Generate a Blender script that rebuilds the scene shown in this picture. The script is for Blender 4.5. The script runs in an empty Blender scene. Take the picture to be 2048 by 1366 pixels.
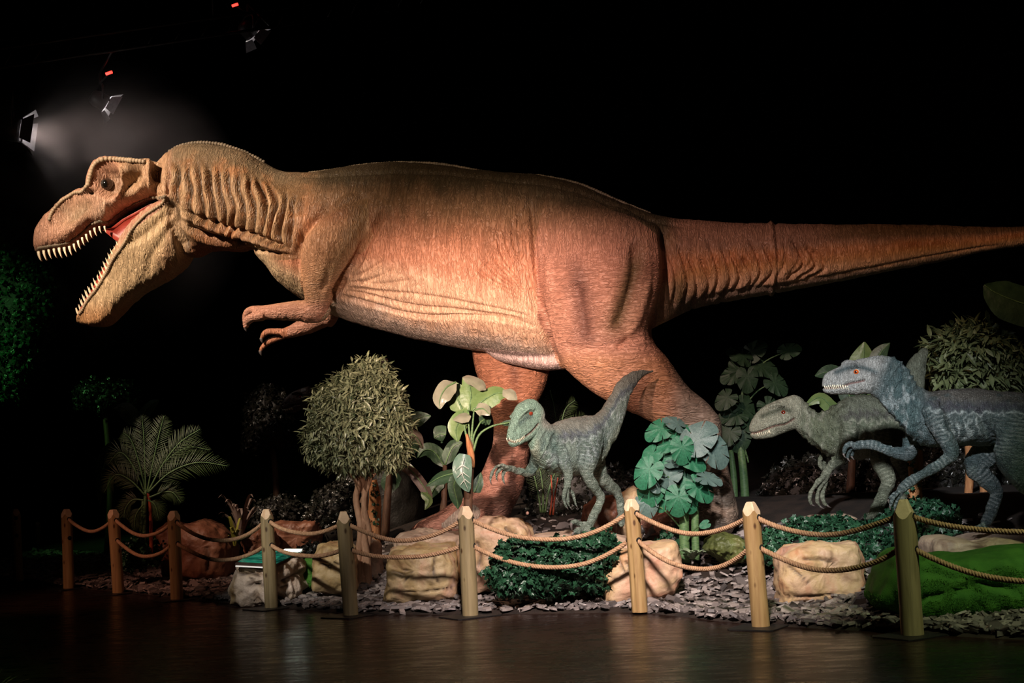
import bpy, bmesh, math, random
import numpy as np
from mathutils import Vector, Matrix

random.seed(7)
rng = np.random.default_rng(7)
SC = bpy.context.scene
COL = SC.collection

# ------------------------------------------------------------------ camera
FPX = 3000.0                      # focal length in pixels of the 2048 x 1366 frame
CAM_Z = 1.7
PITCH = math.atan(214.8 / FPX)
ROLL = math.radians(2.67)
cam_data = bpy.data.cameras.new('camera')
cam_data.sensor_width = 36.0
cam_data.lens = 36.0 * FPX / 2048.0
cam_data.clip_end = 200
cam = bpy.data.objects.new('camera', cam_data)
COL.objects.link(cam)
CAM_R = Matrix.Rotation(math.radians(90) + PITCH, 3, 'X') @ Matrix.Rotation(-ROLL, 3, 'Z')
cam.matrix_world = Matrix.Translation((0, 0, CAM_Z)) @ CAM_R.to_4x4()
SC.camera = cam

# ------------------------------------------------------------------ world, exposure
world = bpy.data.worlds.new('world')
SC.world = world
world.use_nodes = True
world.node_tree.nodes['Background'].inputs[0].default_value = (0.5, 0.45, 0.42, 1)
world.node_tree.nodes['Background'].inputs[1].default_value = 0.002
SC.view_settings.view_transform = 'Standard'
SC.view_settings.look = 'None'
SC.view_settings.gamma = 1
SC.view_settings.use_curve_mapping = False
SC.view_settings.exposure = 0.0


def spot(name, loc, target, power, color, angle, blend=0.5, radius=0.12):
    l = bpy.data.lights.new(name, 'SPOT')
    l.energy = power
    l.color = color
    l.spot_size = math.radians(angle)
    l.spot_blend = blend
    l.shadow_soft_size = radius
    o = bpy.data.objects.new(name, l)
    COL.objects.link(o)
    o.location = loc
    o.rotation_euler = (Vector(target) - Vector(loc)).to_track_quat('-Z', 'Y').to_euler()
    return o


# stage spots hung over the walkway in front of the display and an added back fill (all outside the frame)
spot('stage_spot_head', (-9.6, 12.2, 9.8), (-3.9, 19.4, 4.5), 9500, (1.0, 0.78, 0.58), 31, 0.7, 0.16)
spot('stage_spot_belly', (-2.4, 5.6, 3.4), (-0.3, 18.2, 2.8), 14500, (1.0, 0.74, 0.60), 21, 1.0, 0.16)
spot('stage_spot_hip', (-2.6, 7.5, 7.6), (1.9, 17.6, 3.3), 3400, (1.0, 0.68, 0.56), 26, 1.0, 0.16)
spot('fill_spot_back', (-1.6, 8.0, 8.8), (-0.9, 18.8, 4.5), 1900, (1.0, 0.74, 0.50), 24, 1.0, 0.2)  # added fill light that lifts the dark back
spot('stage_spot_tail', (2.6, 8.5, 6.5), (5.0, 17.3, 3.9), 900, (1.0, 0.60, 0.34), 22, 1.0, 0.16)
spot('stage_spot_bed', (0.2, 6.0, 7.2), (0.9, 15.4, 0.4), 10500, (1.0, 0.86, 0.79), 28, 1.0, 0.3)
spot('stage_spot_green_raptor', (-0.6, 5.0, 5.0), (1.0, 16.2, 1.5), 2600, (0.96, 1.0, 0.95), 10, 1.0, 0.2)
spot('stage_spot_raptors', (0.6, 5.5, 5.6), (3.6, 15.8, 1.7), 6500, (0.95, 0.98, 1.0), 21, 1.0, 0.2)
spot('stage_spot_mound', (5.4, 7.0, 7.0), (3.9, 13.2, 0.4), 1150, (0.85, 1.0, 0.55), 30, 1.0, 0.2)
spot('stage_spot_tree', (-5.4, 8.0, 7.0), (-2.1, 17.6, 1.3), 3400, (1.0, 0.90, 0.78), 17, 1.0, 0.2)
spot('stage_spot_sign', (-5.0, 8.5, 6.6), (-2.95, 18.0, 0.3), 1500, (1.0, 0.95, 0.86), 9, 1.0, 0.2)
spot('stage_spot_rocks', (-9.5, 13.5, 6.8), (-5.4, 20.4, 0.0), 1000, (1.0, 0.46, 0.30), 26, 1.0, 0.2)
spot('green_wash', (-13.5, 19.0, 8.5), (-9.3, 26.2, 3.8), 1500, (0.25, 1.0, 0.25), 24, 1.0)


# ------------------------------------------------------------------ pixel -> place helpers
CR = np.array(CAM_R)
CL = np.array((0, 0, CAM_Z))


def P(px, py, d):
    v = CR @ np.array(((px - 1024) / FPX, (683 - py) / FPX, -1.0))
    return CL + v * (d / v[1])


def proj(V):
    c = (np.asarray(V) - CL) @ CR
    return 1024 + FPX * c[:, 0] / -c[:, 2], 683 - FPX * c[:, 1] / -c[:, 2]


def sm(a, b, x):
    t = np.clip((x - a) / (b - a), 0, 1)
    return t * t * (3 - 2 * t)


def gs(x, c, w):
    return np.exp(-((x - c) / w) ** 2)


def _hash(i, j, k):
    h = (i * 374761393 + j * 668265263 + k * 2147483647 + 1274126177) & 0xffffffff
    h = ((h ^ (h >> 13)) * 1274126177) & 0xffffffff
    h = h ^ (h >> 16)
    return (h & 0xffff) / 32767.5 - 1.0


def vnoise(p):
    p = np.asarray(p, dtype=float)
    i = np.floor(p).astype(np.int64)
    f = p - i
    f = f * f * (3 - 2 * f)
    r = 0
    for a in (0, 1):
        for b in (0, 1):
            for c in (0, 1):
                w = (f[:, 0] if a else 1 - f[:, 0]) * (f[:, 1] if b else 1 - f[:, 1]) * (f[:, 2] if c else 1 - f[:, 2])
                r = r + w * _hash(i[:, 0] + a, i[:, 1] + b, i[:, 2] + c)
    return r


def fbm(p, o=3):
    p = np.asarray(p, dtype=float)
    r, a, n = 0, 1.0, 0
    for k in range(o):
        r = r + a * vnoise(p * 2 ** k + 17.3 * k)
        n += a
        a *= 0.5
    return r / n


def catmull(K, n):
    """resample rows of K (m x c), n steps per interval"""
    K = np.asarray(K, dtype=float)
    E = np.vstack([2 * K[0] - K[1], K, 2 * K[-1] - K[-2]])
    out = []
    for i in range(1, len(E) - 2):
        p0, p1, p2, p3 = E[i - 1], E[i], E[i + 1], E[i + 2]
        for s in range(n):
            t = s / n
            out.append(0.5 * (2 * p1 + (p2 - p0) * t + (2 * p0 - 5 * p1 + 4 * p2 - p3) * t * t + (3 * p1 - p0 - 3 * p2 + p3) * t ** 3))
    out.append(E[-2])
    return np.array(out)


# ------------------------------------------------------------------ mesh collector
class MB:
    def __init__(self):
        self.v, self.f, self.n = [], [], 0

    def add(self, V, Fc):
        V = np.asarray(V, dtype=float)
        self.v.append(V)
        self.f.extend([tuple(int(i) + self.n for i in q) for q in Fc])
        self.n += len(V)

    def verts(self):
        return np.vstack(self.v)

    def rings(self, R, close=True, caps=True):
        """R: k x m x 3 stacked rings"""
        R = np.asarray(R)
        k, m = R.shape[:2]
        V = R.reshape(-1, 3)
        Fc = []
        for a in range(k - 1):
            for b in range(m if close else m - 1):
                c = (b + 1) % m
                Fc.append((a * m + b, a * m + c, (a + 1) * m + c, (a + 1) * m + b))
        if caps:
            V = np.vstack([V, R[0].mean(0), R[-1].mean(0)])
            for b in range(m):
                c = (b + 1) % m
                Fc.append((k * m, c, b))
                Fc.append((k * m + 1, (k - 1) * m + b, (k - 1) * m + c))
        self.add(V, Fc)

    def tube(self, pts, rad, m=8, n=1, side=None, asp=1.0, caps=True):
        """tube along pts with radii; asp = side radius / up radius"""
        K = np.hstack([np.asarray(pts, float), np.asarray(rad, float).reshape(-1, 1), (np.ones(len(rad)) * np.asarray(asp)).reshape(-1, 1)])
        if n > 1:
            K = catmull(K, n)
        T = np.gradient(K[:, :3], axis=0)
        T /= np.linalg.norm(T, axis=1, keepdims=True) + 1e-9
        ang = np.linspace(0, 2 * np.pi, m, endpoint=False)
        R = []
        ref = np.array(side if side is not None else (0.31, 0.83, 0.46), float)
        for i in range(len(K)):
            s = ref - T[i] * (ref @ T[i])
            s /= np.linalg.norm(s) + 1e-9
            if side is None:
                ref = s
            u = np.cross(s, T[i])
            R.append(K[i, :3] + max(K[i, 3], 1e-4) * (np.outer(np.cos(ang), u) + K[i, 4] * np.outer(np.sin(ang), s)))
        self.rings(R, True, caps)

    def box(self, c, s, rot=None):
        V = np.array([(x, y, z) for x in (-.5, .5) for y in (-.5, .5) for z in (-.5, .5)]) * np.array(s)
        if rot is not None:
            V = V @ np.array(rot).T
        self.add(V + np.array(c), [(0, 1, 3, 2), (4, 6, 7, 5), (0, 4, 5, 1), (2, 3, 7, 6), (0, 2, 6, 4), (1, 5, 7, 3)])

    def mesh(self, name, smooth=True):
        me = bpy.data.meshes.new(name)
        me.from_pydata(self.verts().tolist(), [], self.f)
        if smooth:
            me.polygons.foreach_set('use_smooth', [True] * len(me.polygons))
        me.update()
        return me

    def build(self, name, mat, parent=None, smooth=True, base=None):
        """one object; its vertices are given in world space, base = origin of the object (or of the parent)"""
        me = self.mesh(name, smooth)
        return link_mesh(name, me, mat, parent, base)


def link_mesh(name, me, mat, parent=None, base=None):
    o = bpy.data.objects.new(name, me)
    COL.objects.link(o)
    if mat is not None:
        me.materials.clear()
        me.materials.append(mat)
    if parent is not None:
        off = Vector(parent['_base']) if '_base' in parent else Vector((0, 0, 0))
        me.transform(Matrix.Translation(-off))
        o.parent = parent
        o['_base'] = tuple(off)
    elif base is not None:
        me.transform(Matrix.Translation(-Vector(base)))
        o.location = base
        o['_base'] = tuple(base)
    me.update()
    return o


def thing(name, label, cat, base=(0, 0, 0), group=None):
    o = bpy.data.objects.new(name, None)
    o.empty_display_size = 0.2
    COL.objects.link(o)
    o.location = base
    o['_base'] = tuple(float(x) for x in base)
    return tag(o, label, cat, group)


def tag(o, label=None, cat=None, group=None, kind=None):
    if label: o['label'] = label
    if cat: o['category'] = cat
    if group: o['group'] = group
    if kind: o['kind'] = kind
    return o


def inst(name, me, parent, M):
    """a child sharing mesh data, M = world matrix (parents only ever translate)"""
    o = bpy.data.objects.new(name, me)
    COL.objects.link(o)
    o.parent = parent
    off = Vector(parent['_base'])
    M = Matrix.Translation(-off) @ M
    o.matrix_local = M
    return o


# ------------------------------------------------------------------ materials
def new_mat(name):
    m = bpy.data.materials.new(name)
    m.use_nodes = True
    nt = m.node_tree
    b = nt.nodes['Principled BSDF']
    return m, nt, b


def N(nt, t, **kw):
    n = nt.nodes.new(t)
    for k, v in kw.items():
        if k in n.inputs:
            n.inputs[k].default_value = v
        else:
            setattr(n, k, v)
    return n


def ramp(nt, fac, stops):
    r = nt.nodes.new('ShaderNodeValToRGB')
    e = r.color_ramp.elements
    while len(e) < len(stops):
        e.new(0.5)
    for i, (p, c) in enumerate(stops):
        e[i].position = p
        e[i].color = (*c, 1)
    nt.links.new(fac, r.inputs[0])
    return r.outputs[0]


def mix(nt, mode, fac, a, b):
    n = nt.nodes.new('ShaderNodeMix')
    n.data_type = 'RGBA'
    n.blend_type = mode
    for s, v in ((n.inputs[0], fac), (n.inputs[6], a), (n.inputs[7], b)):
        if hasattr(v, 'is_linked'):
            nt.links.new(v, s)
        else:
            s.default_value = v if not isinstance(v, tuple) else (*v, 1)
    return n.outputs[2]


def noisy(name, stops, scale=4.0, rough=0.7, bump=0.3, bscale=30.0, bdist=0.01, stretch=(1, 1, 1), detail=4, spec=0.4, attr=None):
    """procedural material: noise-driven colour ramp (optionally multiplied by a colour attribute) and noise bump"""
    m, nt, b = new_mat(name)
    tc = N(nt, 'ShaderNodeTexCoord')
    mp = N(nt, 'ShaderNodeMapping')
    mp.inputs['Scale'].default_value = stretch
    nt.links.new(tc.outputs['Object'], mp.inputs[0])
    nz = N(nt, 'ShaderNodeTexNoise', Scale=scale, Detail=detail)
    nt.links.new(mp.outputs[0], nz.inputs['Vector'])
    c = ramp(nt, nz.outputs[0], stops)
    if attr:
        at = N(nt, 'ShaderNodeAttribute', attribute_name=attr)
        c = mix(nt, 'MULTIPLY', 1.0, c, at.outputs['Color'])
    nt.links.new(c, b.inputs['Base Color'])
    b.inputs['Roughness'].default_value = rough
    b.inputs['Specular IOR Level'].default_value = spec
    if bump:
        n2 = N(nt, 'ShaderNodeTexNoise', Scale=bscale, Detail=3.0)
        nt.links.new(mp.outputs[0], n2.inputs['Vector'])
        bp = N(nt, 'ShaderNodeBump', Strength=bump, Distance=bdist)
        nt.links.new(n2.outputs[0], bp.inputs['Height'])
        nt.links.new(bp.outputs[0], b.inputs['Normal'])
    return m


def leaf_mat(name, top, var, rough=0.45, trans=0.15):
    m, nt, b = new_mat(name)
    tc = N(nt, 'ShaderNodeTexCoord')
    nz = N(nt, 'ShaderNodeTexNoise', Scale=9.0, Detail=2.0)
    nt.links.new(tc.outputs['Object'], nz.inputs['Vector'])
    geo = N(nt, 'ShaderNodeNewGeometry')
    add = N(nt, 'ShaderNodeMath', operation='MULTIPLY_ADD')
    nt.links.new(geo.outputs['Random Per Island'], add.inputs[0])
    add.inputs[1].default_value = 0.5
    nt.links.new(nz.outputs[0], add.inputs[2])
    c = ramp(nt, add.outputs[0], [(0.35, top), (0.95, var)])
    nt.links.new(c, b.inputs['Base Color'])
    b.inputs['Roughness'].default_value = rough
    n2 = N(nt, 'ShaderNodeTexNoise', Scale=28.0, Detail=3.0)
    nt.links.new(tc.outputs['Object'], n2.inputs['Vector'])
    bp = N(nt, 'ShaderNodeBump', Strength=.35, Distance=.012)
    nt.links.new(n2.outputs[0], bp.inputs['Height'])
    nt.links.new(bp.outputs[0], b.inputs['Normal'])
    return m


def skin_mat(name, rough, fine, fine_d, coarse, cell=0.0, spec=0.35):
    """painted latex skin: colour from the 'Col' attribute, wrinkles along the two flow directions"""
    m, nt, b = new_mat(name)
    at = N(nt, 'ShaderNodeAttribute', attribute_name='Col')
    fl = N(nt, 'ShaderNodeAttribute', attribute_name='flow')
    lb = N(nt, 'ShaderNodeAttribute', attribute_name='limb')
    hs = []
    for sc in ((fine, fine * .22, fine * .22), (fine * .22, fine * .22, fine)):
        mp = N(nt, 'ShaderNodeMapping')
        mp.inputs['Scale'].default_value = sc
        nt.links.new(fl.outputs['Vector'], mp.inputs[0])
        nz = N(nt, 'ShaderNodeTexNoise', Scale=1.0, Detail=2.0, Distortion=1.3)
        nt.links.new(mp.outputs[0], nz.inputs['Vector'])
        hs.append(nz.outputs[0])
    mx = N(nt, 'ShaderNodeMix')
    nt.links.new(lb.outputs['Fac'], mx.inputs[0])
    nt.links.new(hs[0], mx.inputs[2])
    nt.links.new(hs[1], mx.inputs[3])
    h = mx.outputs[0]
    rid = N(nt, 'ShaderNodeMath', operation='SUBTRACT'); nt.links.new(h, rid.inputs[0]); rid.inputs[1].default_value = 0.5
    ab = N(nt, 'ShaderNodeMath', operation='ABSOLUTE'); nt.links.new(rid.outputs[0], ab.inputs[0])
    sq = N(nt, 'ShaderNodeMath', operation='POWER'); nt.links.new(ab.outputs[0], sq.inputs[0]); sq.inputs[1].default_value = 0.6
    h = sq.outputs[0]
    if cell:
        vo = N(nt, 'ShaderNodeTexVoronoi', Scale=cell)
        nt.links.new(fl.outputs['Vector'], vo.inputs['Vector'])
        ad = N(nt, 'ShaderNodeMath', operation='MULTIPLY_ADD')
        nt.links.new(vo.outputs['Distance'], ad.inputs[0]); ad.inputs[1].default_value = -0.5
        nt.links.new(h, ad.inputs[2])
        h = ad.outputs[0]
    bp = N(nt, 'ShaderNodeBump', Strength=coarse, Distance=fine_d)
    nt.links.new(h, bp.inputs['Height'])
    nt.links.new(bp.outputs[0], b.inputs['Normal'])
    # colour is a little darker in the wrinkles
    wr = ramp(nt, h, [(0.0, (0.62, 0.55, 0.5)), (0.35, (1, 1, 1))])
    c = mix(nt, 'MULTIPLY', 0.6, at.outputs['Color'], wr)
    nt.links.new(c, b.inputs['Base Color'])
    b.inputs['Roughness'].default_value = rough
    b.inputs['Specular IOR Level'].default_value = spec
    return m


M = {}
M['tooth'] = noisy('tooth_ivory', [(0.3, (0.75, 0.6, 0.38)), (0.7, (0.9, 0.8, 0.6))], 12, 0.35, 0.1)
M['claw'] = noisy('claw_horn', [(0.3, (0.06, 0.05, 0.05)), (0.7, (0.16, 0.13, 0.12))], 14, 0.35, 0.15)
M['mouth'] = noisy('mouth_red', [(0.3, (0.24, 0.025, 0.018)), (0.7, (0.38, 0.06, 0.04))], 6, 0.42, 0.3, 25)


# ------------------------------------------------------------------ the hall
M['black_wall'] = noisy('black_drape', [(.3, (.004, .004, .004)), (.7, (.008, .007, .007))], 3, .95, .1, spec=.02)


def slab(name, c, s, mat):
    mb = MB()
    mb.box(c, s)
    o = mb.build(name, mat, smooth=False, base=c)
    o['kind'] = 'structure'
    return o


def floor_mat():
    m, nt, b = new_mat('dark_polished_floor')
    tc = N(nt, 'ShaderNodeTexCoord')
    mp = N(nt, 'ShaderNodeMapping'); mp.inputs['Scale'].default_value = (1.2, 4.0, 1)
    nt.links.new(tc.outputs['Object'], mp.inputs[0])
    nz = N(nt, 'ShaderNodeTexNoise', Scale=2.2, Detail=6.0, Roughness=.65)
    nt.links.new(mp.outputs[0], nz.inputs['Vector'])
    c = ramp(nt, nz.outputs[0], [(.3, (.011, .0055, .004)), (.7, (.028, .014, .010))])
    nt.links.new(c, b.inputs['Base Color'])
    r = N(nt, 'ShaderNodeMapRange'); nt.links.new(nz.outputs[0], r.inputs[0])
    r.inputs['From Min'].default_value = .3; r.inputs['From Max'].default_value = .7
    r.inputs['To Min'].default_value = .2; r.inputs['To Max'].default_value = .38
    nt.links.new(r.outputs[0], b.inputs['Roughness'])
    n2 = N(nt, 'ShaderNodeTexNoise', Scale=5.0, Detail=3.0); nt.links.new(mp.outputs[0], n2.inputs['Vector'])
    bp = N(nt, 'ShaderNodeBump', Strength=.14, Distance=.010)
    nt.links.new(n2.outputs[0], bp.inputs['Height']); nt.links.new(bp.outputs[0], b.inputs['Normal'])
    b.inputs['Specular IOR Level'].default_value = .11
    return m


slab('floor', (0, 16, -.1), (36, 42, .2), floor_mat())
slab('ceiling', (0, 16, 11.1), (36, 42, .2), M['black_wall'])
slab('wall_back', (0, 36, 5.5), (36, .2, 11), M['black_wall'])
slab('wall_left', (-17.4, 16, 5.5), (.2, 40, 11), M['black_wall'])
slab('wall_right', (17.4, 16, 5.5), (.2, 40, 11), M['black_wall'])
slab('wall_front', (0, -4, 5.5), (36, .2, 11), M['black_wall'])

# ------------------------------------------------------------------ post line and the raised bed behind it
POST = [(33, 1165, 1022), (134, 1178, 1022), (233, 1187, 1023), (350, 1200, 1026), (539, 1217, 1023), (694, 1232, 1028), (933, 1233, 1018), (1272, 1228, 1005), (1514, 1255, 1010), (1817, 1272, 1006)]


def ground_pt(px, py, z=0.0):
    v = CR @ np.array(((px - 1024) / FPX, (683 - py) / FPX, -1.0))
    return CL + v * ((z - CAM_Z) / v[2])


PB = [ground_pt(a + (8 if i > 4 else 4), b) for i, (a, b, t) in enumerate(POST)]
PB.append(PB[-1] + np.array((1.45, -1.35, 0)))
LX = np.array([-14] + [p[0] for p in PB] + [9.0])
LY = np.array([PB[0][1] + (-(-14) + PB[0][0]) * 1.1] + [p[1] for p in PB] + [PB[-1][1] - (9 - PB[-1][0]) * .9])


def qdist(x, y):
    return (y - np.interp(x, LX, LY)) * .77


def G(x, y):
    x = np.asarray(x, float); y = np.asarray(y, float)
    q = qdist(x, y)
    slope = .04 + .22 * sm(-4.0, 0.0, x)
    r = .03 + .03 * np.clip(q, 0, 1.2) + slope * np.clip(q - 1.15, 0, 3.4)
    return r


def ground_hit(px, py):
    """where the line of sight of an outline coordinate meets the bed"""
    v = CR @ np.array(((px - 1024) / FPX, (683 - py) / FPX, -1.0))
    ts = np.linspace(9, 34, 1500) / v[1]
    p = CL + np.outer(ts, v)
    b = p[:, 2] - G(p[:, 0], p[:, 1])
    i = np.nonzero(b < 0)[0]
    return p[i[0]] if len(i) else p[-1]


bedm = noisy('bed_soil', [(.3, (.010, .006, .0045)), (.7, (.034, .020, .014))], 6, .9, .5, 40, .02)
mb = MB()
xs = np.linspace(-13, 8.5, 130)
qs = np.concatenate([[-.02], np.linspace(.12, 3.5, 34), np.linspace(3.8, 11, 16)])
X, Q = np.meshgrid(xs, qs)
Y = np.interp(X, LX, LY) + Q / .77 + .12
Z = G(X, Y) + .02 * fbm(np.stack([X.ravel() * 3, Y.ravel() * 3, 0 * X.ravel()], 1), 2).reshape(X.shape)
Z[0] = -.02
V = np.stack([X, Y, Z], -1).reshape(-1, 3)
nx = len(xs)
mb.add(V, [(a * nx + b, a * nx + b + 1, (a + 1) * nx + b + 1, (a + 1) * nx + b) for a in range(len(qs) - 1) for b in range(nx - 1)])
bed = mb.build('floor_slate_bed', bedm, base=(0, 16, 0))
bed['kind'] = 'structure'
bed['label'] = 'raised display bed covered with loose grey slate chips'

# loose slate chips
slate = noisy('slate', [(.25, (.085, .075, .075)), (.5, (.16, .14, .135)), (.8, (.26, .22, .21))], 3.0, .6, .4, 60, .006, attr=None)


def slate_mat():
    m, nt, b = new_mat('slate_chip')
    geo = N(nt, 'ShaderNodeNewGeometry')
    oi = N(nt, 'ShaderNodeObjectInfo')
    ad = N(nt, 'ShaderNodeMath', operation='ADD')
    nt.links.new(geo.outputs['Random Per Island'], ad.inputs[0]); nt.links.new(oi.outputs['Random'], ad.inputs[1])
    fr = N(nt, 'ShaderNodeMath', operation='FRACT'); nt.links.new(ad.outputs[0], fr.inputs[0])
    c = ramp(nt, fr.outputs[0], [(0, (.065, .055, .055)), (.5, (.17, .142, .136)), (1, (.34, .285, .268))])
    nt.links.new(c, b.inputs['Base Color'])
    b.inputs['Roughness'].default_value = .55
    tc = N(nt, 'ShaderNodeTexCoord')
    nz = N(nt, 'ShaderNodeTexNoise', Scale=40.0, Detail=3.0); nt.links.new(tc.outputs['Object'], nz.inputs['Vector'])
    bp = N(nt, 'ShaderNodeBump', Strength=.4, Distance=.006)
    nt.links.new(nz.outputs[0], bp.inputs['Height']); nt.links.new(bp.outputs[0], b.inputs['Normal'])
    return m


slm = slate_mat()


def chip(k):
    r = random.Random(k)
    m = r.choice((5, 6, 7))
    a = np.sort(np.array([i / m + r.uniform(-.06, .06) for i in range(m)])) * 2 * np.pi
    R = np.array([r.uniform(.6, 1.1) for _ in range(m)])
    asp = r.uniform(.5, .85)
    T = r.uniform(.10, .17)
    top = np.stack([R * np.cos(a) * .93, R * asp * np.sin(a) * .93, np.full(m, T)], 1)
    bot = np.stack([R * np.cos(a), R * asp * np.sin(a), np.full(m, -T)], 1)
    return np.vstack([bot, top]), [tuple(range(m, 2 * m))] + [(i, (i + 1) % m, m + (i + 1) % m, m + i) for i in range(m)]


chips = [chip(k) for k in range(10)]
cand = []
while len(cand) < 10500:
    x = random.uniform(-9.5, 5.6)
    q = abs(random.gauss(0, 1.3)) + .02 if random.random() < .75 else random.uniform(0, 3.6)
    if q > 3.8 or (x < -3 and q > 3.2):
        continue
    y = float(np.interp(x, LX, LY)) + q / .77 + .16
    cand.append((x, y))
cand.sort(key=lambda p: p[1] + .02 * random.random())
meshes = []
for k, (cv, cf) in enumerate(chips):
    mb_ = MB(); mb_.add(cv, cf)
    me_ = mb_.mesh('slate_chip', False); me_.materials.append(slm); meshes.append(me_)
vis = [p for p in cand if abs(p[0] / p[1]) < .345]
# the 300 that show largest: on the open front of the bed, in view
front = sorted(vis, key=lambda p: p[1] + .9 * qdist(p[0], p[1]))[:300]
fset = set(front)
stuffmb = MB()
for (x, y) in cand:
    s = random.uniform(.042, .10) * (1.15 if random.random() < .2 else .9)
    rot = Matrix.Rotation(random.uniform(0, 6.28), 3, 'Z')
    tilt = Matrix.Rotation(random.gauss(0, .28), 3, 'X') @ Matrix.Rotation(random.gauss(0, .28), 3, 'Y')
    R = tilt @ rot
    z = float(G(x, y)) + random.uniform(.004, .035)
    k = random.randrange(10)
    if (x, y) in fset:
        inst('slate_chip', meshes[k], bed, Matrix.Translation((x, y, z)) @ R.to_4x4() @ Matrix.Scale(s, 4))
    else:
        cv, cf = chips[k]
        stuffmb.add((cv * s) @ np.array(R).T + np.array((x, y, z)), cf)
o = stuffmb.build('slate_chips', slm, bed, smooth=False)
o['kind'] = 'stuff'


# ------------------------------------------------------------------ creatures
def seg_dist(u, v, poly):
    """distance of points to a polyline, and 0..1 position along it"""
    best = np.full(len(u), 1e9)
    tt = np.zeros(len(u))
    L = [math.dist(poly[i], poly[i + 1]) for i in range(len(poly) - 1)]
    tot, acc = sum(L), 0
    for i in range(len(poly) - 1):
        (x0, y0), (x1, y1) = poly[i], poly[i + 1]
        dx, dy = x1 - x0, y1 - y0
        t = np.clip(((u - x0) * dx + (v - y0) * dy) / (dx * dx + dy * dy), 0, 1)
        d = np.hypot(u - x0 - t * dx, v - y0 - t * dy)
        m = d < best
        best[m] = d[m]
        tt[m] = (acc + t[m] * L[i]) / tot
        acc += L[i]
    return best, tt


def smooth_poly(pts, n=6):
    return [tuple(p) for p in catmull(np.array(pts, float), n)]


def in_poly(u, v, poly):
    r = np.zeros(len(u), bool)
    j = len(poly) - 1
    for i in range(len(poly)):
        xi, yi = poly[i]; xj, yj = poly[j]
        c = ((yi > v) != (yj > v)) & (u < (xj - xi) * (v - yi) / (yj - yi + 1e-12) + xi)
        r ^= c
        j = i
    return r


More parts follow.
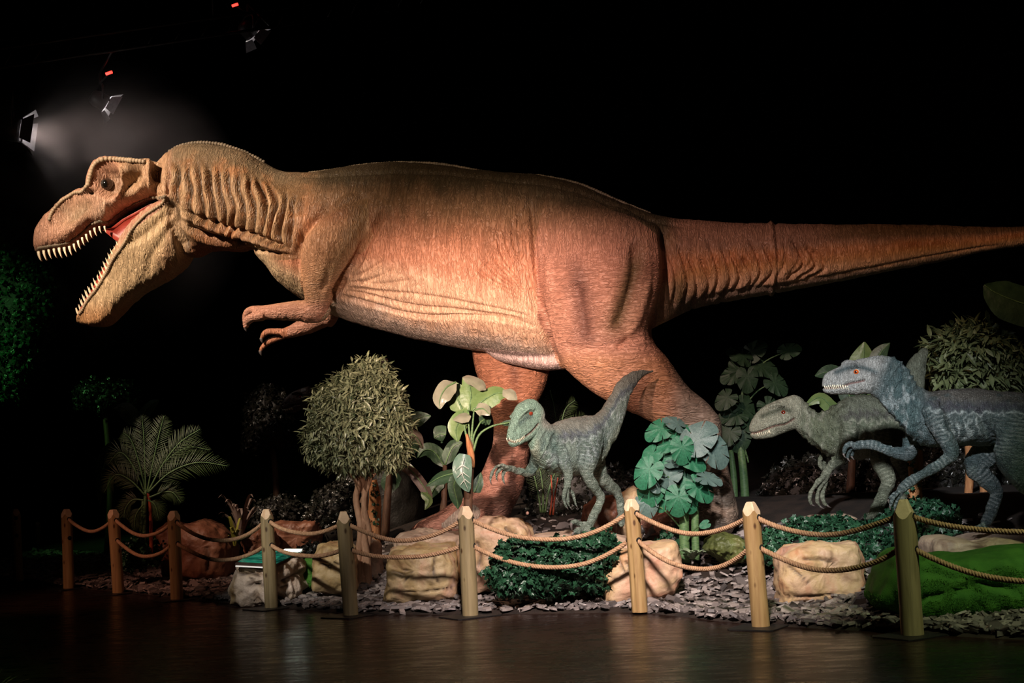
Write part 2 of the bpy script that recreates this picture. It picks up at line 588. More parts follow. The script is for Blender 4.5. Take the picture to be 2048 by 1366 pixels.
class Creature:
    """parts given by side-view outline coordinates and a depth line; o = sideways offset in metres (negative: viewer's side)"""

    def __init__(self, pxa, da, pxb, db):
        self.a = (pxa, da, pxb, db)
        A, B = P(pxa, 683, da), P(pxb, 683, db)
        t = B - A
        t[2] = 0
        t /= np.linalg.norm(t)
        self.t = t
        self.w = np.array((-t[1], t[0], 0.0))
        self.A = A
        self.mb = MB()

    def d(self, px):
        pxa, da, pxb, db = self.a
        # exact intersection with the vertical plane through A and B
        v = CR @ np.array(((px - 1024) / FPX, 0, -1.0))
        n = self.w
        k = ((self.A - CL) @ n) / (v @ n)
        return (CL + v * k)[1]

    def pt(self, px, py, o=0.0):
        """point of the upright plane at sideways offset o that the outline coordinate names"""
        v = CR @ np.array(((px - 1024) / FPX, (683 - py) / FPX, -1.0))
        k = ((self.A + self.w * o - CL) @ self.w) / (v @ self.w)
        return CL + v * k

    def coords(self, V):
        """outline coordinates of the viewer's side; the far side mirrors it"""
        o = (V - self.A) @ self.w
        V0 = V - np.outer(np.maximum(o, 0) * 2, self.w)
        u, v = proj(V0)
        return u, v, o

    def loft(self, S, m=28, n=5):
        """stations: top px,py, bottom px,py, half width, offset, superellipse power, egg"""
        K = catmull([tuple(s) + (0, 2.2, .12)[len(s) - 5:] for s in S], n)
        ang = np.linspace(0, 2 * np.pi, m, endpoint=False)
        R = []
        for tx, ty, bx, by, w, off, pw, egg in K:
            T, B = self.pt(tx, ty, off), self.pt(bx, by, off)
            c, h = (T + B) / 2, (T - B) / 2
            ca, sa = np.cos(ang), np.sin(ang)
            ca = np.sign(ca) * np.abs(ca) ** (2 / pw)
            sa = np.sign(sa) * np.abs(sa) ** (2 / pw)
            R.append(c + np.outer(ca, h) + np.outer(sa * max(w, .004) * (1 - egg * ca), self.w))
        self.mb.rings(R)

    def limb(self, S, m=14, n=5, asp=1.0):
        """tube: px, py, offset, radius in m [, aspect]"""
        pts = [self.pt(s[0], s[1], s[2]) for s in S]
        self.mb.tube(pts, [s[3] for s in S], m, n, side=self.w, asp=[s[4] if len(s) > 4 else asp for s in S])

    def remesh(self, voxel, smooth=4):
        me = self.mb.mesh('tmp', False)
        o = bpy.data.objects.new('tmp', me)
        COL.objects.link(o)
        md = o.modifiers.new('r', 'REMESH')
        md.mode = 'VOXEL'
        md.voxel_size = voxel
        ms = o.modifiers.new('s', 'SMOOTH')
        ms.factor = 0.5
        ms.iterations = smooth
        dg = bpy.context.evaluated_depsgraph_get()
        me2 = bpy.data.meshes.new_from_object(o.evaluated_get(dg))
        bpy.data.objects.remove(o)
        bpy.data.meshes.remove(me)
        self.me = me2
        k = len(me2.vertices)
        V = np.empty(k * 3)
        me2.vertices.foreach_get('co', V)
        self.V = V.reshape(-1, 3)
        Nn = np.empty(k * 3)
        me2.vertices.foreach_get('normal', Nn)
        self.N = Nn.reshape(-1, 3)
        self.u, self.v, self.o = self.coords(self.V)
        self.disp = np.zeros(k)
        return self

    def ridge(self, poly, width, amp, side=None, n=6, fade=True, smooth=True):
        """raise (amp>0) or crease (amp<0) along a line, widths in outline units"""
        if smooth and len(poly) > 2:
            poly = smooth_poly(poly, n)
        x0 = min(p[0] for p in poly) - 4 * width; x1 = max(p[0] for p in poly) + 4 * width
        y0 = min(p[1] for p in poly) - 4 * width; y1 = max(p[1] for p in poly) + 4 * width
        m = (self.u > x0) & (self.u < x1) & (self.v > y0) & (self.v < y1)
        if side is not None:
            m &= (self.o * side > 0)
        idx = np.nonzero(m)[0]
        if not len(idx):
            return
        d, t = seg_dist(self.u[idx], self.v[idx], poly)
        a = amp * np.exp(-(d / width) ** 2)
        if fade:
            a = a * sm(0, .15, t) * (1 - sm(.85, 1, t))
        self.disp[idx] += a

    def apply(self):
        # displacement follows the side-facing surface
        self.V = self.V + self.N * self.disp[:, None]
        self.disp[:] = 0

    def finish(self, name, mat, parent, colr, limb):
        me = self.me
        off = np.array(parent['_base'])
        me.vertices.foreach_set('co', (self.V - off).ravel())
        a = me.attributes.new('Col', 'FLOAT_COLOR', 'POINT')
        c = np.ones((len(self.V), 4))
        c[:, :3] = np.clip(colr, 0, 1)
        a.data.foreach_set('color', c.ravel())
        a = me.attributes.new('flow', 'FLOAT_VECTOR', 'POINT')
        X = (self.V - self.A) @ self.t
        a.data.foreach_set('vector', np.stack([X, self.o, self.V[:, 2]], 1).ravel())
        a = me.attributes.new('limb', 'FLOAT', 'POINT')
        a.data.foreach_set('value', limb.astype(float))
        me.polygons.foreach_set('use_smooth', [True] * len(me.polygons))
        me.materials.clear()
        me.materials.append(mat)
        me.update()
        me.name = name
        ob = bpy.data.objects.new(name, me)
        COL.objects.link(ob)
        ob.parent = parent
        ob['_base'] = parent['_base']
        return ob


def lerpc(a, b, t):
    return np.asarray(a) * (1 - t[:, None]) + np.asarray(b) * t[:, None]


def paint(c, col, t):
    t = np.clip(t, 0, 1)[:, None]
    return c * (1 - t) + np.asarray(col) * t


def cone_mesh(name, L, r, bend=0.2, m=7, k=5):
    """curved tooth / claw pointing to -Z from the origin, curving to +X"""
    mb = MB()
    z = np.linspace(0, 1, k)
    pts = [(bend * L * t * t, 0, -L * t) for t in z]
    rad = [r * (1 - t ** 1.6) + .0005 for t in z]
    mb.tube(pts, rad, m, 1, side=(0, 1, 0), asp=.8)
    return mb.mesh(name)


def ball_mesh(name, r=1.0, seg=16, rings=10, sx=1, sy=1, sz=1):
    mb = MB()
    R = []
    ang = np.linspace(0, 2 * np.pi, seg, endpoint=False)
    for i in range(rings + 1):
        ph = math.pi * (i + .02) / (rings + .04)
        R.append(np.stack([r * sx * math.sin(ph) * np.cos(ang), r * sy * math.sin(ph) * np.sin(ang), np.full(seg, r * sz * math.cos(ph))], 1))
    mb.rings(R)
    return mb.mesh(name)


def orient(loc, down, side, scale=1.0):
    """matrix whose -Z points along down and +X leans to side"""
    z = -Vector(down).normalized()
    x = Vector(side)
    x = (x - z * x.dot(z)).normalized()
    y = z.cross(x)
    R = Matrix((x, y, z)).transposed().to_4x4()
    return Matrix.Translation(Vector(loc)) @ R @ Matrix.Scale(scale, 4)


def beads(name, pts, mat, parent, r, sx=1.0, jitter=.1):
    """a row of small raised scales, one joined part"""
    mb = MB()
    b = ball_mesh('b', 1.0, 7, 4)
    bv = np.array([v.co[:] for v in b.vertices])
    bf = [tuple(p.vertices) for p in b.polygons]
    for p in pts:
        mb.add(bv * r * (1 + random.uniform(-jitter, jitter)) + np.array(p), bf)
    bpy.data.meshes.remove(b)
    o = mb.build(name, mat, parent)
    o['kind'] = 'stuff'
    return o


def along(poly, step, n=8):
    """points at even steps along a smoothed outline polyline"""
    p = np.array(smooth_poly(poly, n))
    s = np.concatenate([[0], np.cumsum(np.hypot(*np.diff(p, axis=0).T))])
    q = np.arange(0, s[-1], step)
    return np.stack([np.interp(q, s, p[:, 0]), np.interp(q, s, p[:, 1])], 1)


def eye(parent, loc, wdir, r, iris, white=False):
    """glossy eyeball with iris and pupil rings (facing wdir)"""
    e = MB()
    b = ball_mesh('b', r, 18, 12)
    e.add([v.co[:] for v in b.vertices], [tuple(p.vertices) for p in b.polygons])
    me = e.mesh('eye')
    me.materials.append(iris)
    Mx = orient(loc, wdir, (0, 0, 1))
    return inst('eye', me, parent, Mx)


def eye_mat(name, pupil, iris, white, r0, r1, r):
    m, nt, b = new_mat(name)
    tc = N(nt, 'ShaderNodeTexCoord')
    sp = N(nt, 'ShaderNodeSeparateXYZ')
    nt.links.new(tc.outputs['Object'], sp.inputs[0])
    mm = N(nt, 'ShaderNodeMath', operation='DIVIDE')
    nt.links.new(sp.outputs['Z'], mm.inputs[0])
    mm.inputs[1].default_value = -r
    c = ramp(nt, mm.outputs[0], [(0.0, white), (r1 - .01, white), (r1, iris), (r0 - .01, iris), (r0, pupil)])
    nt.links.new(c, b.inputs['Base Color'])
    b.inputs['Roughness'].default_value = 0.08
    b.inputs['Coat Weight'].default_value = 0.5
    return m


# ------------------------------------------------------------------ the large dinosaur
def build_trex():
    c = Creature(75, 20.0, 2048, 17.4)
    base = c.pt(1290, 1060); base = (float(base[0]), float(base[1]), .55)
    root = thing('tyrannosaur_model', 'huge tan and orange meat-eating dinosaur model with wide open toothed jaws', 'dinosaur', base)
    # trunk, neck and tail: top edge, bottom edge, half width
    c.loft([(312, 335, 352, 440, .34), (345, 300, 380, 512, .41), (390, 286, 425, 505, .46), (440, 290, 468, 498, .50),
            (500, 310, 500, 497, .57), (555, 341, 542, 535, .68), (600, 347, 588, 585, .80), (650, 344, 645, 618, .92),
            (720, 332, 712, 645, 1.02), (800, 326, 790, 668, 1.10), (900, 332, 890, 690, 1.14), (1000, 348, 980, 706, 1.10),
            (1080, 353, 1060, 722, 1.0), (1160, 370, 1150, 715, .92), (1240, 404, 1240, 690, .82), (1310, 430, 1320, 648, .66),
            (1400, 442, 1400, 615, .53), (1500, 446, 1500, 596, .45), (1600, 449, 1600, 576, .38), (1750, 450, 1750, 549, .28),
            (1900, 451, 1900, 520, .19), (2048, 453, 2048, 491, .11), (2250, 452, 2250, 470, .05), (2360, 450, 2360, 456, .012)], m=36)
    # pubic keel
    c.loft([(960, 680, 965, 700, .10), (1000, 690, 1000, 722, .22), (1050, 690, 1050, 735, .3), (1100, 700, 1105, 742, .32), (1150, 690, 1165, 735, .25)], m=18)
    # upper head
    c.loft([(74, 482, 74, 503, .09, 0, 3, .0), (80, 455, 81, 504, .17, 0, 3, .1), (95, 431, 96, 501, .22, 0, 3, .2), (120, 409, 120, 498, .26, 0, 3, .25),
            (145, 388, 145, 492, .29, 0, 3, .28), (170, 376, 168, 474, .31, 0, 3, .28), (186, 368, 188, 455, .34, 0, 3, .25), (200, 324, 204, 450, .38, 0, 3.2, .12),
            (225, 315, 225, 453, .43, 0, 3.2, .1), (255, 319, 252, 428, .47, 0, 3.2, .1), (290, 321, 288, 410, .49, 0, 3, .08),
            (318, 326, 330, 398, .47, 0, 2.6, .0), (350, 340, 365, 440, .42, 0, 2.4, 0)], m=32, n=6)
    # lower jaw
    c.loft([(156, 641, 163, 649, .07, 0, 3, 0), (159, 632, 183, 653, .15, 0, 3, .1), (170, 611, 212, 652, .2, 0, 3, .1), (185, 588, 235, 634, .23, 0, 3, .1),
            (201, 566, 258, 608, .26, 0, 3, .1), (219, 540, 286, 586, .29, 0, 3, .0), (229, 515, 315, 571, .33, 0, 3, -.1), (245, 492, 340, 556, .37, 0, 3, -.15),
            (259, 468, 360, 541, .40, 0, 3, -.15), (281, 440, 374, 522, .43, 0, 2.8, -.1), (310, 415, 382, 495, .44, 0, 2.6, -.05), (340, 400, 388, 455, .40, 0, 2.4, 0)], m=30, n=6)
    # near thigh, shank, metatarsus (offset to the viewer's side)
    o = -.62
    c.loft([(1120, 388, 1255, 418, .22, -.35), (1082, 430, 1315, 450, .42, -.5), (1072, 500, 1335, 505, .55, -.58), (1072, 560, 1333, 560, .60, -.62),
            (1082, 620, 1318, 618, .58, -.64), (1096, 675, 1302, 660, .52, -.66), (1112, 712, 1312, 690, .46, -.68), (1135, 742, 1328, 708, .42, -.70),
            (1190, 787, 1350, 738, .36, -.72), (1250, 820, 1378, 775, .30, -.74), (1310, 847, 1412, 806, .25, -.76), (1352, 880, 1440, 838, .23, -.76),
            (1378, 912, 1446, 884, .23, -.76), (1385, 955, 1456, 932, .26, -.76), (1382, 1005, 1470, 990, .31, -.76), (1372, 1045, 1478, 1032, .34, -.76), (1376, 1066, 1462, 1066, .32, -.76)], m=30, n=5)
    for k, (dx, oo) in enumerate(((0, -.76), (22, -1.06), (-4, -.46))):
        c.limb([(1420, 1030, oo * .4 - .46, .20), (1375 + dx * .5, 1030, oo * .8 - .15, .21), (1335 + dx, 1042, oo, .17), (1300 + dx, 1052, oo * 1.1 + .07, .13), (1286 + dx, 1057, oo * 1.1 + .07, .06)])
    # far leg
    o = .62
    c.loft([(940, 640, 1110, 660, .45, o), (946, 700, 1100, 725, .40, o), (953, 745, 1090, 772, .34, o), (968, 795, 1072, 815, .27, o), (985, 838, 1060, 850, .22, o),
            (986, 880, 1057, 888, .21, o), (975, 915, 1056, 925, .23, o), (950, 975, 1040, 985, .26, o), (925, 1020, 1018, 1035, .30, o), (915, 1050, 1005, 1058, .3, o), (920, 1068, 1000, 1070, .28, o)], m=26, n=5)
    for dx, oo in ((0, .6), (14, .28), (-6, .92)):
        c.limb([(970, 1010, .6 * .6 + oo * .4, .2), (930 + dx, 1028, oo, .19), (890 + dx, 1046, oo, .15), (855 + dx, 1056, oo, .11), (832 + dx, 1063, oo, .05)])
    # near arm
    c.limb([(735, 405, -.70, .20), (705, 432, -.90, .31), (666, 490, -1.04, .38), (648, 545, -1.08, .28), (637, 592, -1.06, .185), (633, 618, -1.04, .15)], asp=.75)
    c.limb([(648, 606, -1.0, .12), (632, 622, -1.0, .155), (590, 622, -.98, .125), (545, 624, -.95, .095), (520, 625, -.93, .085), (508, 627, -.93, .07)])
    c.limb([(528, 619, -.90, .055), (503, 620, -.89, .055), (492, 629, -.88, .05), (489, 645, -.88, .03)])
    c.limb([(528, 632, -1.0, .055), (505, 635, -1.02, .055), (494, 643, -1.02, .05), (491, 656, -1.02, .03)])
    # far arm
    c.limb([(690, 470, .8, .3), (668, 560, .95, .25), (655, 625, .95, .17), (645, 640, .95, .15)])
    c.limb([(655, 630, .95, .14), (620, 648, .93, .13), (585, 662, .9, .09), (565, 668, .9, .07)])
    c.limb([(572, 664, .86, .05), (540, 663, .86, .045), (528, 668, .86, .04), (522, 678, .86, .025)])
    c.limb([(568, 672, .95, .05), (540, 682, .95, .045), (527, 692, .95, .035), (520, 703, .95, .02)])
    c.remesh(.0155, 6)
    u, v, o = c.u, c.v, c.o
    head = (u < 345) & (v < 520)
    # ---- modelled relief
    # eye socket and skull openings
    sock = np.exp(-(((u - 217) / 23) ** 2 + ((v - 363) / 34) ** 2) ** 3.2)
    fen1 = np.exp(-(((u - 262 + (v - 365) * .25) / 17) ** 2 + ((v - 360) / 26) ** 2) ** 2.5)
    fen2 = np.exp(-(((u - 312) / 11) ** 2 + ((v - 352) / 27) ** 2) ** 3)
    ant = np.exp(-(((u - 145 + (v - 430) * .5) / 32) ** 2 + ((v - 428) / 26) ** 2) ** 1.8)
    near = sm(.16, .26, np.abs(o))
    c.disp += near * (-.20 * sock - .20 * fen1 - .34 * fen2 - .075 * ant)
    c.ridge([(184, 376), (190, 345), (200, 326), (225, 323), (260, 327), (296, 328)], 5, .075, fade=False)
    c.ridge([(296, 328), (300, 350), (303, 378)], 4, .06)
    c.ridge([(188, 378), (160, 385), (130, 402), (108, 425), (103, 442)], 5, .055, fade=False)
    c.ridge([(241, 330), (245, 355), (238, 385), (222, 398)], 4, .055)
    c.ridge([(74, 500), (116, 494), (140, 490), (163, 474), (194, 447), (219, 450), (241, 433), (283, 408), (340, 392)], 3.5, .022, fade=False)
    c.ridge([(158, 634), (180, 596), (207, 560), (227, 520), (249, 490), (258, 470), (288, 434), (340, 402)], 3.5, .022, fade=False)
    c.ridge([(350, 425), (330, 470), (300, 520), (300, 560)], 8, -.03)
    c.ridge([(338, 398), (346, 425), (356, 465), (376, 503)], 9, -.13)
    c.ridge([(250, 490), (285, 470), (320, 440), (345, 420)], 10, -.05)
    c.ridge([(230, 640), (270, 600), (320, 570), (375, 530)], 9, -.03)
    # neck folds
    wob = fbm(np.stack([u / 60, v / 60, o * 2], 1), 2)
    lean = np.interp(u, [330, 450, 560, 640], [.05, .12, -.05, -.35])
    phase = (u - lean * (v - 400) + 15 * wob) / 21.0 * 2 * np.pi
    fold = 1 - 2 * np.abs(np.sin(phase / 2)) ** 1.1
    top = np.interp(u, [320, 400, 480, 560, 640], [322, 318, 335, 372, 390])
    botl = np.interp(u, [320, 400, 480, 560, 640], [420, 440, 462, 490, 480])
    nm = sm(322, 345, u) * (1 - sm(560, 640, u)) * sm(top, top + 30, v) * (1 - sm(botl - 8, botl + 22, v))
    c.disp += -.072 * nm * fold * (0.7 + .7 * vnoise(np.stack([u / 23, v / 45, o], 1)))
    # throat muscles
    for pl, wd, am in (([(352, 425), (420, 455), (500, 478), (590, 512)], 6, .065), ([(350, 440), (400, 478), (450, 488), (500, 492)], 7, .055),
                       ([(360, 470), (385, 500), (440, 495)], 5, -.03), ([(355, 418), (430, 446), (510, 470), (585, 500)], 4, -.08),
                       ([(372, 450), (430, 474), (495, 482)], 3.5, -.06), ([(495, 485), (505, 500), (560, 505), (592, 515)], 4, -.035)):
        c.ridge(pl, wd, am)
    # shoulder, arm
    c.ridge([(745, 395), (690, 400), (640, 430), (602, 475), (592, 520), (604, 570)], 7, -.06)
    c.ridge([(770, 410), (745, 460), (715, 520), (685, 565), (662, 600)], 7, -.10)
    c.ridge([(660, 470), (650, 520), (645, 570)], 12, .02)
    c.ridge([(640, 500), (655, 545), (640, 590)], 6, -.02)
    # armpit creases and belly folds
    for pl, am in (([(668, 575), (760, 583), (850, 592), (930, 606), (1010, 622), (1078, 640)], -.022), ([(668, 580), (740, 592), (820, 612), (900, 620), (1000, 632), (1075, 645)], -.03),
                   ([(668, 588), (730, 606), (800, 626), (870, 634), (960, 634), (1040, 645), (1085, 658)], -.034), ([(690, 560), (730, 545), (770, 520)], -.02),
                   ([(685, 568), (740, 560), (800, 535)], -.018), ([(690, 550), (720, 525), (745, 490)], -.02), ([(700, 565), (760, 568), (830, 560)], -.015)):
        c.ridge(pl, 4.0, am * 1.5)
    # groin fan
    for k in range(8):
        a = k / 7
        c.ridge([(1082, 640 - 20 * a), (1055 - 8 * (1 - a), 600 - 60 * a), (1020 + 25 * a - 40 * (1 - a), 560 - 110 * a), (985 + 75 * a - 40 * (1 - a), 530 - 140 * a)], 4, -.045)
    c.ridge([(1058, 375), (1066, 440), (1070, 500), (1074, 560), (1082, 620), (1092, 660), (1104, 700), (1120, 725)], 6, -.09)
    c.ridge([(1085, 390), (1090, 450), (1094, 520), (1098, 600)], 9, .03)
    # thigh muscles
    c.ridge([(1145, 560), (1160, 620), (1168, 680)], 14, -.065)
    c.ridge([(1275, 470), (1268, 560), (1240, 640), (1225, 665)], 13, -.085)
    c.ridge([(1325, 450), (1332, 520), (1330, 590), (1312, 650)], 8, -.05)
    c.ridge([(1298, 560), (1275, 640), (1250, 672)], 9, .03)
    c.ridge([(1115, 690), (1170, 700), (1230, 690), (1290, 672)], 10, -.04)
    c.ridge([(1232, 700), (1248, 685), (1262, 676)], 5, -.04)
    c.ridge([(1150, 735), (1200, 720), (1250, 735)], 16, .03)
    # tail folds
    for k in range(15):
        b0 = (1342 + 19 * k, 630 - 5.5 * k + (k % 3) * 4)
        t0 = (1330 + 21 * k + (k % 2) * 6, 472 + (k % 4) * 12)
        mid = ((b0[0] + t0[0]) / 2 + 17 + 1.2 * k, (b0[1] + t0[1]) / 2 + 8)
        if abs(b0[0] - 1545) < 14 or abs(t0[0] - 1545) < 10:
            continue
        c.ridge([t0, mid, b0], 3.8, -.055)
    for k in range(3):
        c.ridge([(1565 + 30 * k, 470 + 12 * k), (1572 + 26 * k, 520), (1550 + 24 * k, 560 - 4 * k)], 3.5, -.025)
    c.ridge([(1330, 642), (1390, 606), (1460, 588), (1545, 574), (1700, 546), (1900, 508), (2048, 484)], 4.5, -.03)
    c.ridge([(1541, 445), (1548, 500), (1548, 545), (1540, 595)], 4, .03, fade=False)
    c.ridge([(1551, 445), (1556, 500), (1556, 545), (1549, 592)], 2.6, -.022, fade=False)
    # back seam below the crest
    crest = np.interp(u, [560, 640, 720, 800, 900, 1000, 1080, 1160, 1240, 1310, 1400], [352, 350, 344, 340, 344, 358, 364, 381, 414, 440, 455])
    c.disp += -.03 * gs(v, crest + 2, 3.5) * sm(580, 640, u) * (1 - sm(1330, 1400, u))
    # shank, foot seams
    c.ridge([(1300, 700), (1345, 770), (1400, 830)], 10, .02)
    c.ridge([(1432, 850), (1438, 930), (1448, 1000), (1446, 1040), (1430, 1062)], 4, -.03)
    c.ridge([(1035, 890), (1020, 950), (1000, 1010)], 6, -.03)
    c.ridge([(1000, 890), (1020, 890), (1040, 885)], 18, .03)
    c.ridge([(1000, 740), (1010, 800), (1015, 850)], 10, -.025)
    # general lumpy hide
    c.disp += .009 * fbm(np.stack([u / 11 + 1.2 * wob, v / 45, o * 4], 1), 3) * sm(345, 420, u)
    c.disp += .02 * fbm(np.stack([u / 70, v / 70, o * 1.5], 1), 2) * sm(345, 420, u)
    c.disp += .012 * fbm(np.stack([u / 6, v / 22, o * 5], 1), 2) * (u < 350)
    foldval = nm * fold
    c.apply()

    # ---- paint
    n1 = fbm(np.stack([u / 55, v / 55, o * 1.5 + 5], 1), 4)
    n2 = fbm(np.stack([u / 12, v / 60, o * 2 + 9], 1), 3)
    n3 = fbm(np.stack([u / 18, v / 18, o * 5 + 2], 1), 3)
    topl = np.interp(u, [70, 300, 390, 480, 560, 650, 720, 850, 1000, 1100, 1240, 1330, 1500, 1750, 2050], [480, 320, 288, 305, 345, 345, 332, 326, 350, 356, 405, 437, 447, 450, 453])
    botl = np.interp(u, [380, 500, 560, 650, 720, 900, 1000, 1100, 1240, 1330, 1400, 1500, 1750, 2050], [512, 497, 545, 618, 645, 690, 708, 740, 690, 645, 614, 596, 548, 490])
    h = np.clip((v - topl) / (botl - topl), 0, 1.3) + .04 * n2 + .07 * n1     # 0 spine .. 1 belly
    col = np.tile(np.array((.42, .175, .10)), (len(u), 1))
    col = paint(col, (.58, .25, .15), sm(.36, .52, h))
    col = paint(col, (.72, .44, .29), sm(.54, .74, h) * sm(560, 700, u))
    col = paint(col, (.70, .53, .43), sm(.84, .96, h) * sm(520, 640, u) * (1 - sm(1180, 1330, u)))
    col = paint(col, (.19, .105, .055), 1 - sm(.2, .48, h))
    col = paint(col, (.06, .043, .024), 1 - sm(.04, .24, h))
    # neck: olive brown with rusty folds
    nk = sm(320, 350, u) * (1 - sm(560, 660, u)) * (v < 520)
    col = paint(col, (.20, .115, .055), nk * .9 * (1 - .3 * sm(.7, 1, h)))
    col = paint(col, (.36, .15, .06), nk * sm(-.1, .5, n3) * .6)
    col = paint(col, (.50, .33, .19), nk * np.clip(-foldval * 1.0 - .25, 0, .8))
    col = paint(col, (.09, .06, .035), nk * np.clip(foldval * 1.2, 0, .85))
    col = paint(col, (.20, .155, .10), nk * (1 - sm(.0, .22, h)) * .8)
    # throat and chest
    col = paint(col, (.62, .46, .29), sm(490, 520, u) * (1 - sm(620, 680, u)) * sm(.78, 1.0, h))
    col = paint(col, (.42, .17, .10), gs(u, 410, 50) * sm(478, 500, v) * (v < 560))
    col = paint(col, (.07, .045, .03), gs(seg_dist(u, v, [(340, 402), (348, 430), (358, 466), (374, 498)])[0], 0, 7) * .75)  # shade between jaw and neck put into the colour
    keel = in_poly(u, v, [(962, 697), (1040, 704), (1108, 712), (1128, 745), (1050, 738), (995, 726)])
    col = paint(col, (.36, .29, .25), sm(.9, .97, h) * sm(700, 800, u) * (1 - sm(1080, 1120, u)) * .6)
    col = paint(col, (.74, .54, .50), keel * .95)
    # thigh
    thigh = in_poly(u, v, [(1090, 400), (1260, 425), (1330, 480), (1335, 560), (1310, 655), (1330, 710), (1440, 840), (1480, 1070), (1250, 1080), (1340, 870), (1200, 800), (1120, 735), (1075, 640), (1070, 480)]) & (o < .1)
    thm = thigh.astype(float)
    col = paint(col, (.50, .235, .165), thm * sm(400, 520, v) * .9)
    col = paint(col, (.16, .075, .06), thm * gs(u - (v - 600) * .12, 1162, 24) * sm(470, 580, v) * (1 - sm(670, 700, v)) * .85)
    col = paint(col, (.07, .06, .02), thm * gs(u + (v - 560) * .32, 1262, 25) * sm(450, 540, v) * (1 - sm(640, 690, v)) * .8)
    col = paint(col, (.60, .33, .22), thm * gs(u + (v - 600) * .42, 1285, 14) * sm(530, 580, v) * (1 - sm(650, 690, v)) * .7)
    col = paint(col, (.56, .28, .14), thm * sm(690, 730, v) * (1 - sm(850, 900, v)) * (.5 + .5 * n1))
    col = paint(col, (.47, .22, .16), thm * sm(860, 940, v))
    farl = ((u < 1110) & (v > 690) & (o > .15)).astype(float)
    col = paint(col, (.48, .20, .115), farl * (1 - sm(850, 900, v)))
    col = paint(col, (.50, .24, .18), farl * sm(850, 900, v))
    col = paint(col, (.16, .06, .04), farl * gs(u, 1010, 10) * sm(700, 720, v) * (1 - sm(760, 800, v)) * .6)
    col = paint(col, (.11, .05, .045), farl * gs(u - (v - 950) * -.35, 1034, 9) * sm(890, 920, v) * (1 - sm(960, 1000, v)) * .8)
    # tail
    tl = sm(1325, 1370, u)
    col = paint(col, (.27, .13, .085), tl * (1 - sm(.28, .42, h)) * .9)
    col = paint(col, (.46, .22, .07), tl * gs(h, .58, .17) * (.7 + .3 * n1))
    col = paint(col, (.34, .11, .04), tl * gs(h, .48, .1) * np.clip(.5 + n1, 0, 1))
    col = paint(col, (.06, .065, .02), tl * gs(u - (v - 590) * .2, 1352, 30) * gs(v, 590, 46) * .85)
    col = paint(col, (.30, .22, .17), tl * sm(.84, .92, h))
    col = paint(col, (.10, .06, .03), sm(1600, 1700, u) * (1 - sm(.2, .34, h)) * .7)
    # head
    hd = (1 - sm(325, 350, u)) * (v < 700)
    hc = np.tile(np.array((.55, .295, .20)), (len(u), 1))
    hc = paint(hc, (.30, .215, .13), gs(u + (v - 430) * .5, 150, 36) * gs(v, 425, 34) * .85)
    hc = paint(hc, (.62, .42, .30), gs(u, 210, 22) * gs(v, 425, 22))
    hc = paint(hc, (.22, .14, .085), np.clip(sock * .9 + fen1 * .9, 0, 1) * .8)  # sockets and openings darkened, their shade put into the colour
    hc = paint(hc, (.05, .035, .03), np.clip(fen2, 0, 1))  # rear skull slot painted near black as deep shade
    hc = paint(hc, (.46, .31, .17), sm(225, 250, u) * (1 - sm(330, 345, u)) * (v < 400) * .6)
    hc = paint(hc, (.50, .34, .20), (v - .9 * (520 - u) > 135).astype(float) * sm(455, 520, v))     # lower jaw
    jaw = in_poly(u, v, [(150, 660), (150, 630), (258, 466), (345, 400), (400, 440), (400, 530), (240, 660)])
    hc = paint(hc, (.54, .39, .23), jaw * 1.0)
    hc = paint(hc, (.50, .24, .10), jaw * sm(590, 640, v) * .8)
    hc = paint(hc, (.52, .24, .14), jaw * sm(300, 360, u) * sm(480, 520, v) * .7)
    hc = paint(hc, (.25, .18, .12), np.clip(n3 * 1.2 - .1, 0, .5) * (1 - jaw))
    for pl, wd in (([(74, 500), (116, 494), (140, 490), (163, 474), (194, 447), (219, 450), (241, 433), (283, 408), (340, 392)], 3.5),
                   ([(258, 470), (288, 434), (340, 402)], 3.5)):
        dd, _ = seg_dist(u, v, smooth_poly(pl))
        hc = paint(hc, (.27, .22, .17), gs(dd, 0, wd) * .8)
    # inside of the mouth
    inner = (np.abs(o) < .2) & (v > np.interp(u, [70, 138, 163, 194, 219, 241, 338], [507, 497, 479, 453, 457, 438, 397])) & (u < 330) & in_poly(u, v, [(80, 506), (215, 460), (335, 398), (262, 462), (160, 632), (170, 560), (100, 540)])
    hc = paint(hc, (.36, .07, .05), inner * 1.0)
    lipv = np.interp(u, [70, 96, 116, 138, 152, 163, 177, 194, 219, 241, 283, 338], [504, 499, 497, 494, 488, 476, 462, 450, 454, 435, 410, 394])
    und = (c.N[:, 2] < -.6) & (u < 250) & (v < 520) & (v > lipv + 1.5)
    hc = paint(hc, (.42, .09, .06), und * (np.abs(o) < .26) * .9)
    hc = paint(hc, (.05, .032, .022), gs(seg_dist(u, v, [(340, 402), (348, 430), (358, 466), (374, 498)])[0], 0, 6) * .8)  # same jaw shade painted into the head colours
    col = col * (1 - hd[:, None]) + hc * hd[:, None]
    jm = (jaw & (u < 395)) * 1.0 * (1 - hd)
    col = paint(col, (.54, .37, .22), jm * (1 - sm(360, 395, u)))
    # arms
    arm = ((in_poly(u, v, [(735, 395), (690, 395), (640, 425), (600, 480), (598, 560), (610, 595), (480, 605), (480, 660), (640, 645), (662, 610), (690, 565), (740, 470)]) & (o < -.6)) | ((v > 600) & (u < 665) & (u > 480) & (v > 560 + (u - 480) * .3) & (o > .6))).astype(float)
    col = paint(col, (.50, .265, .15), arm * .9 * sm(420, 460, v))
    col = paint(col, (.27, .165, .085), arm * gs(u - (v - 480) * -.6, 700, 26) * (1 - sm(540, 580, v)) * .8)
    col = paint(col, (.56, .28, .20), arm * sm(590, 620, v))
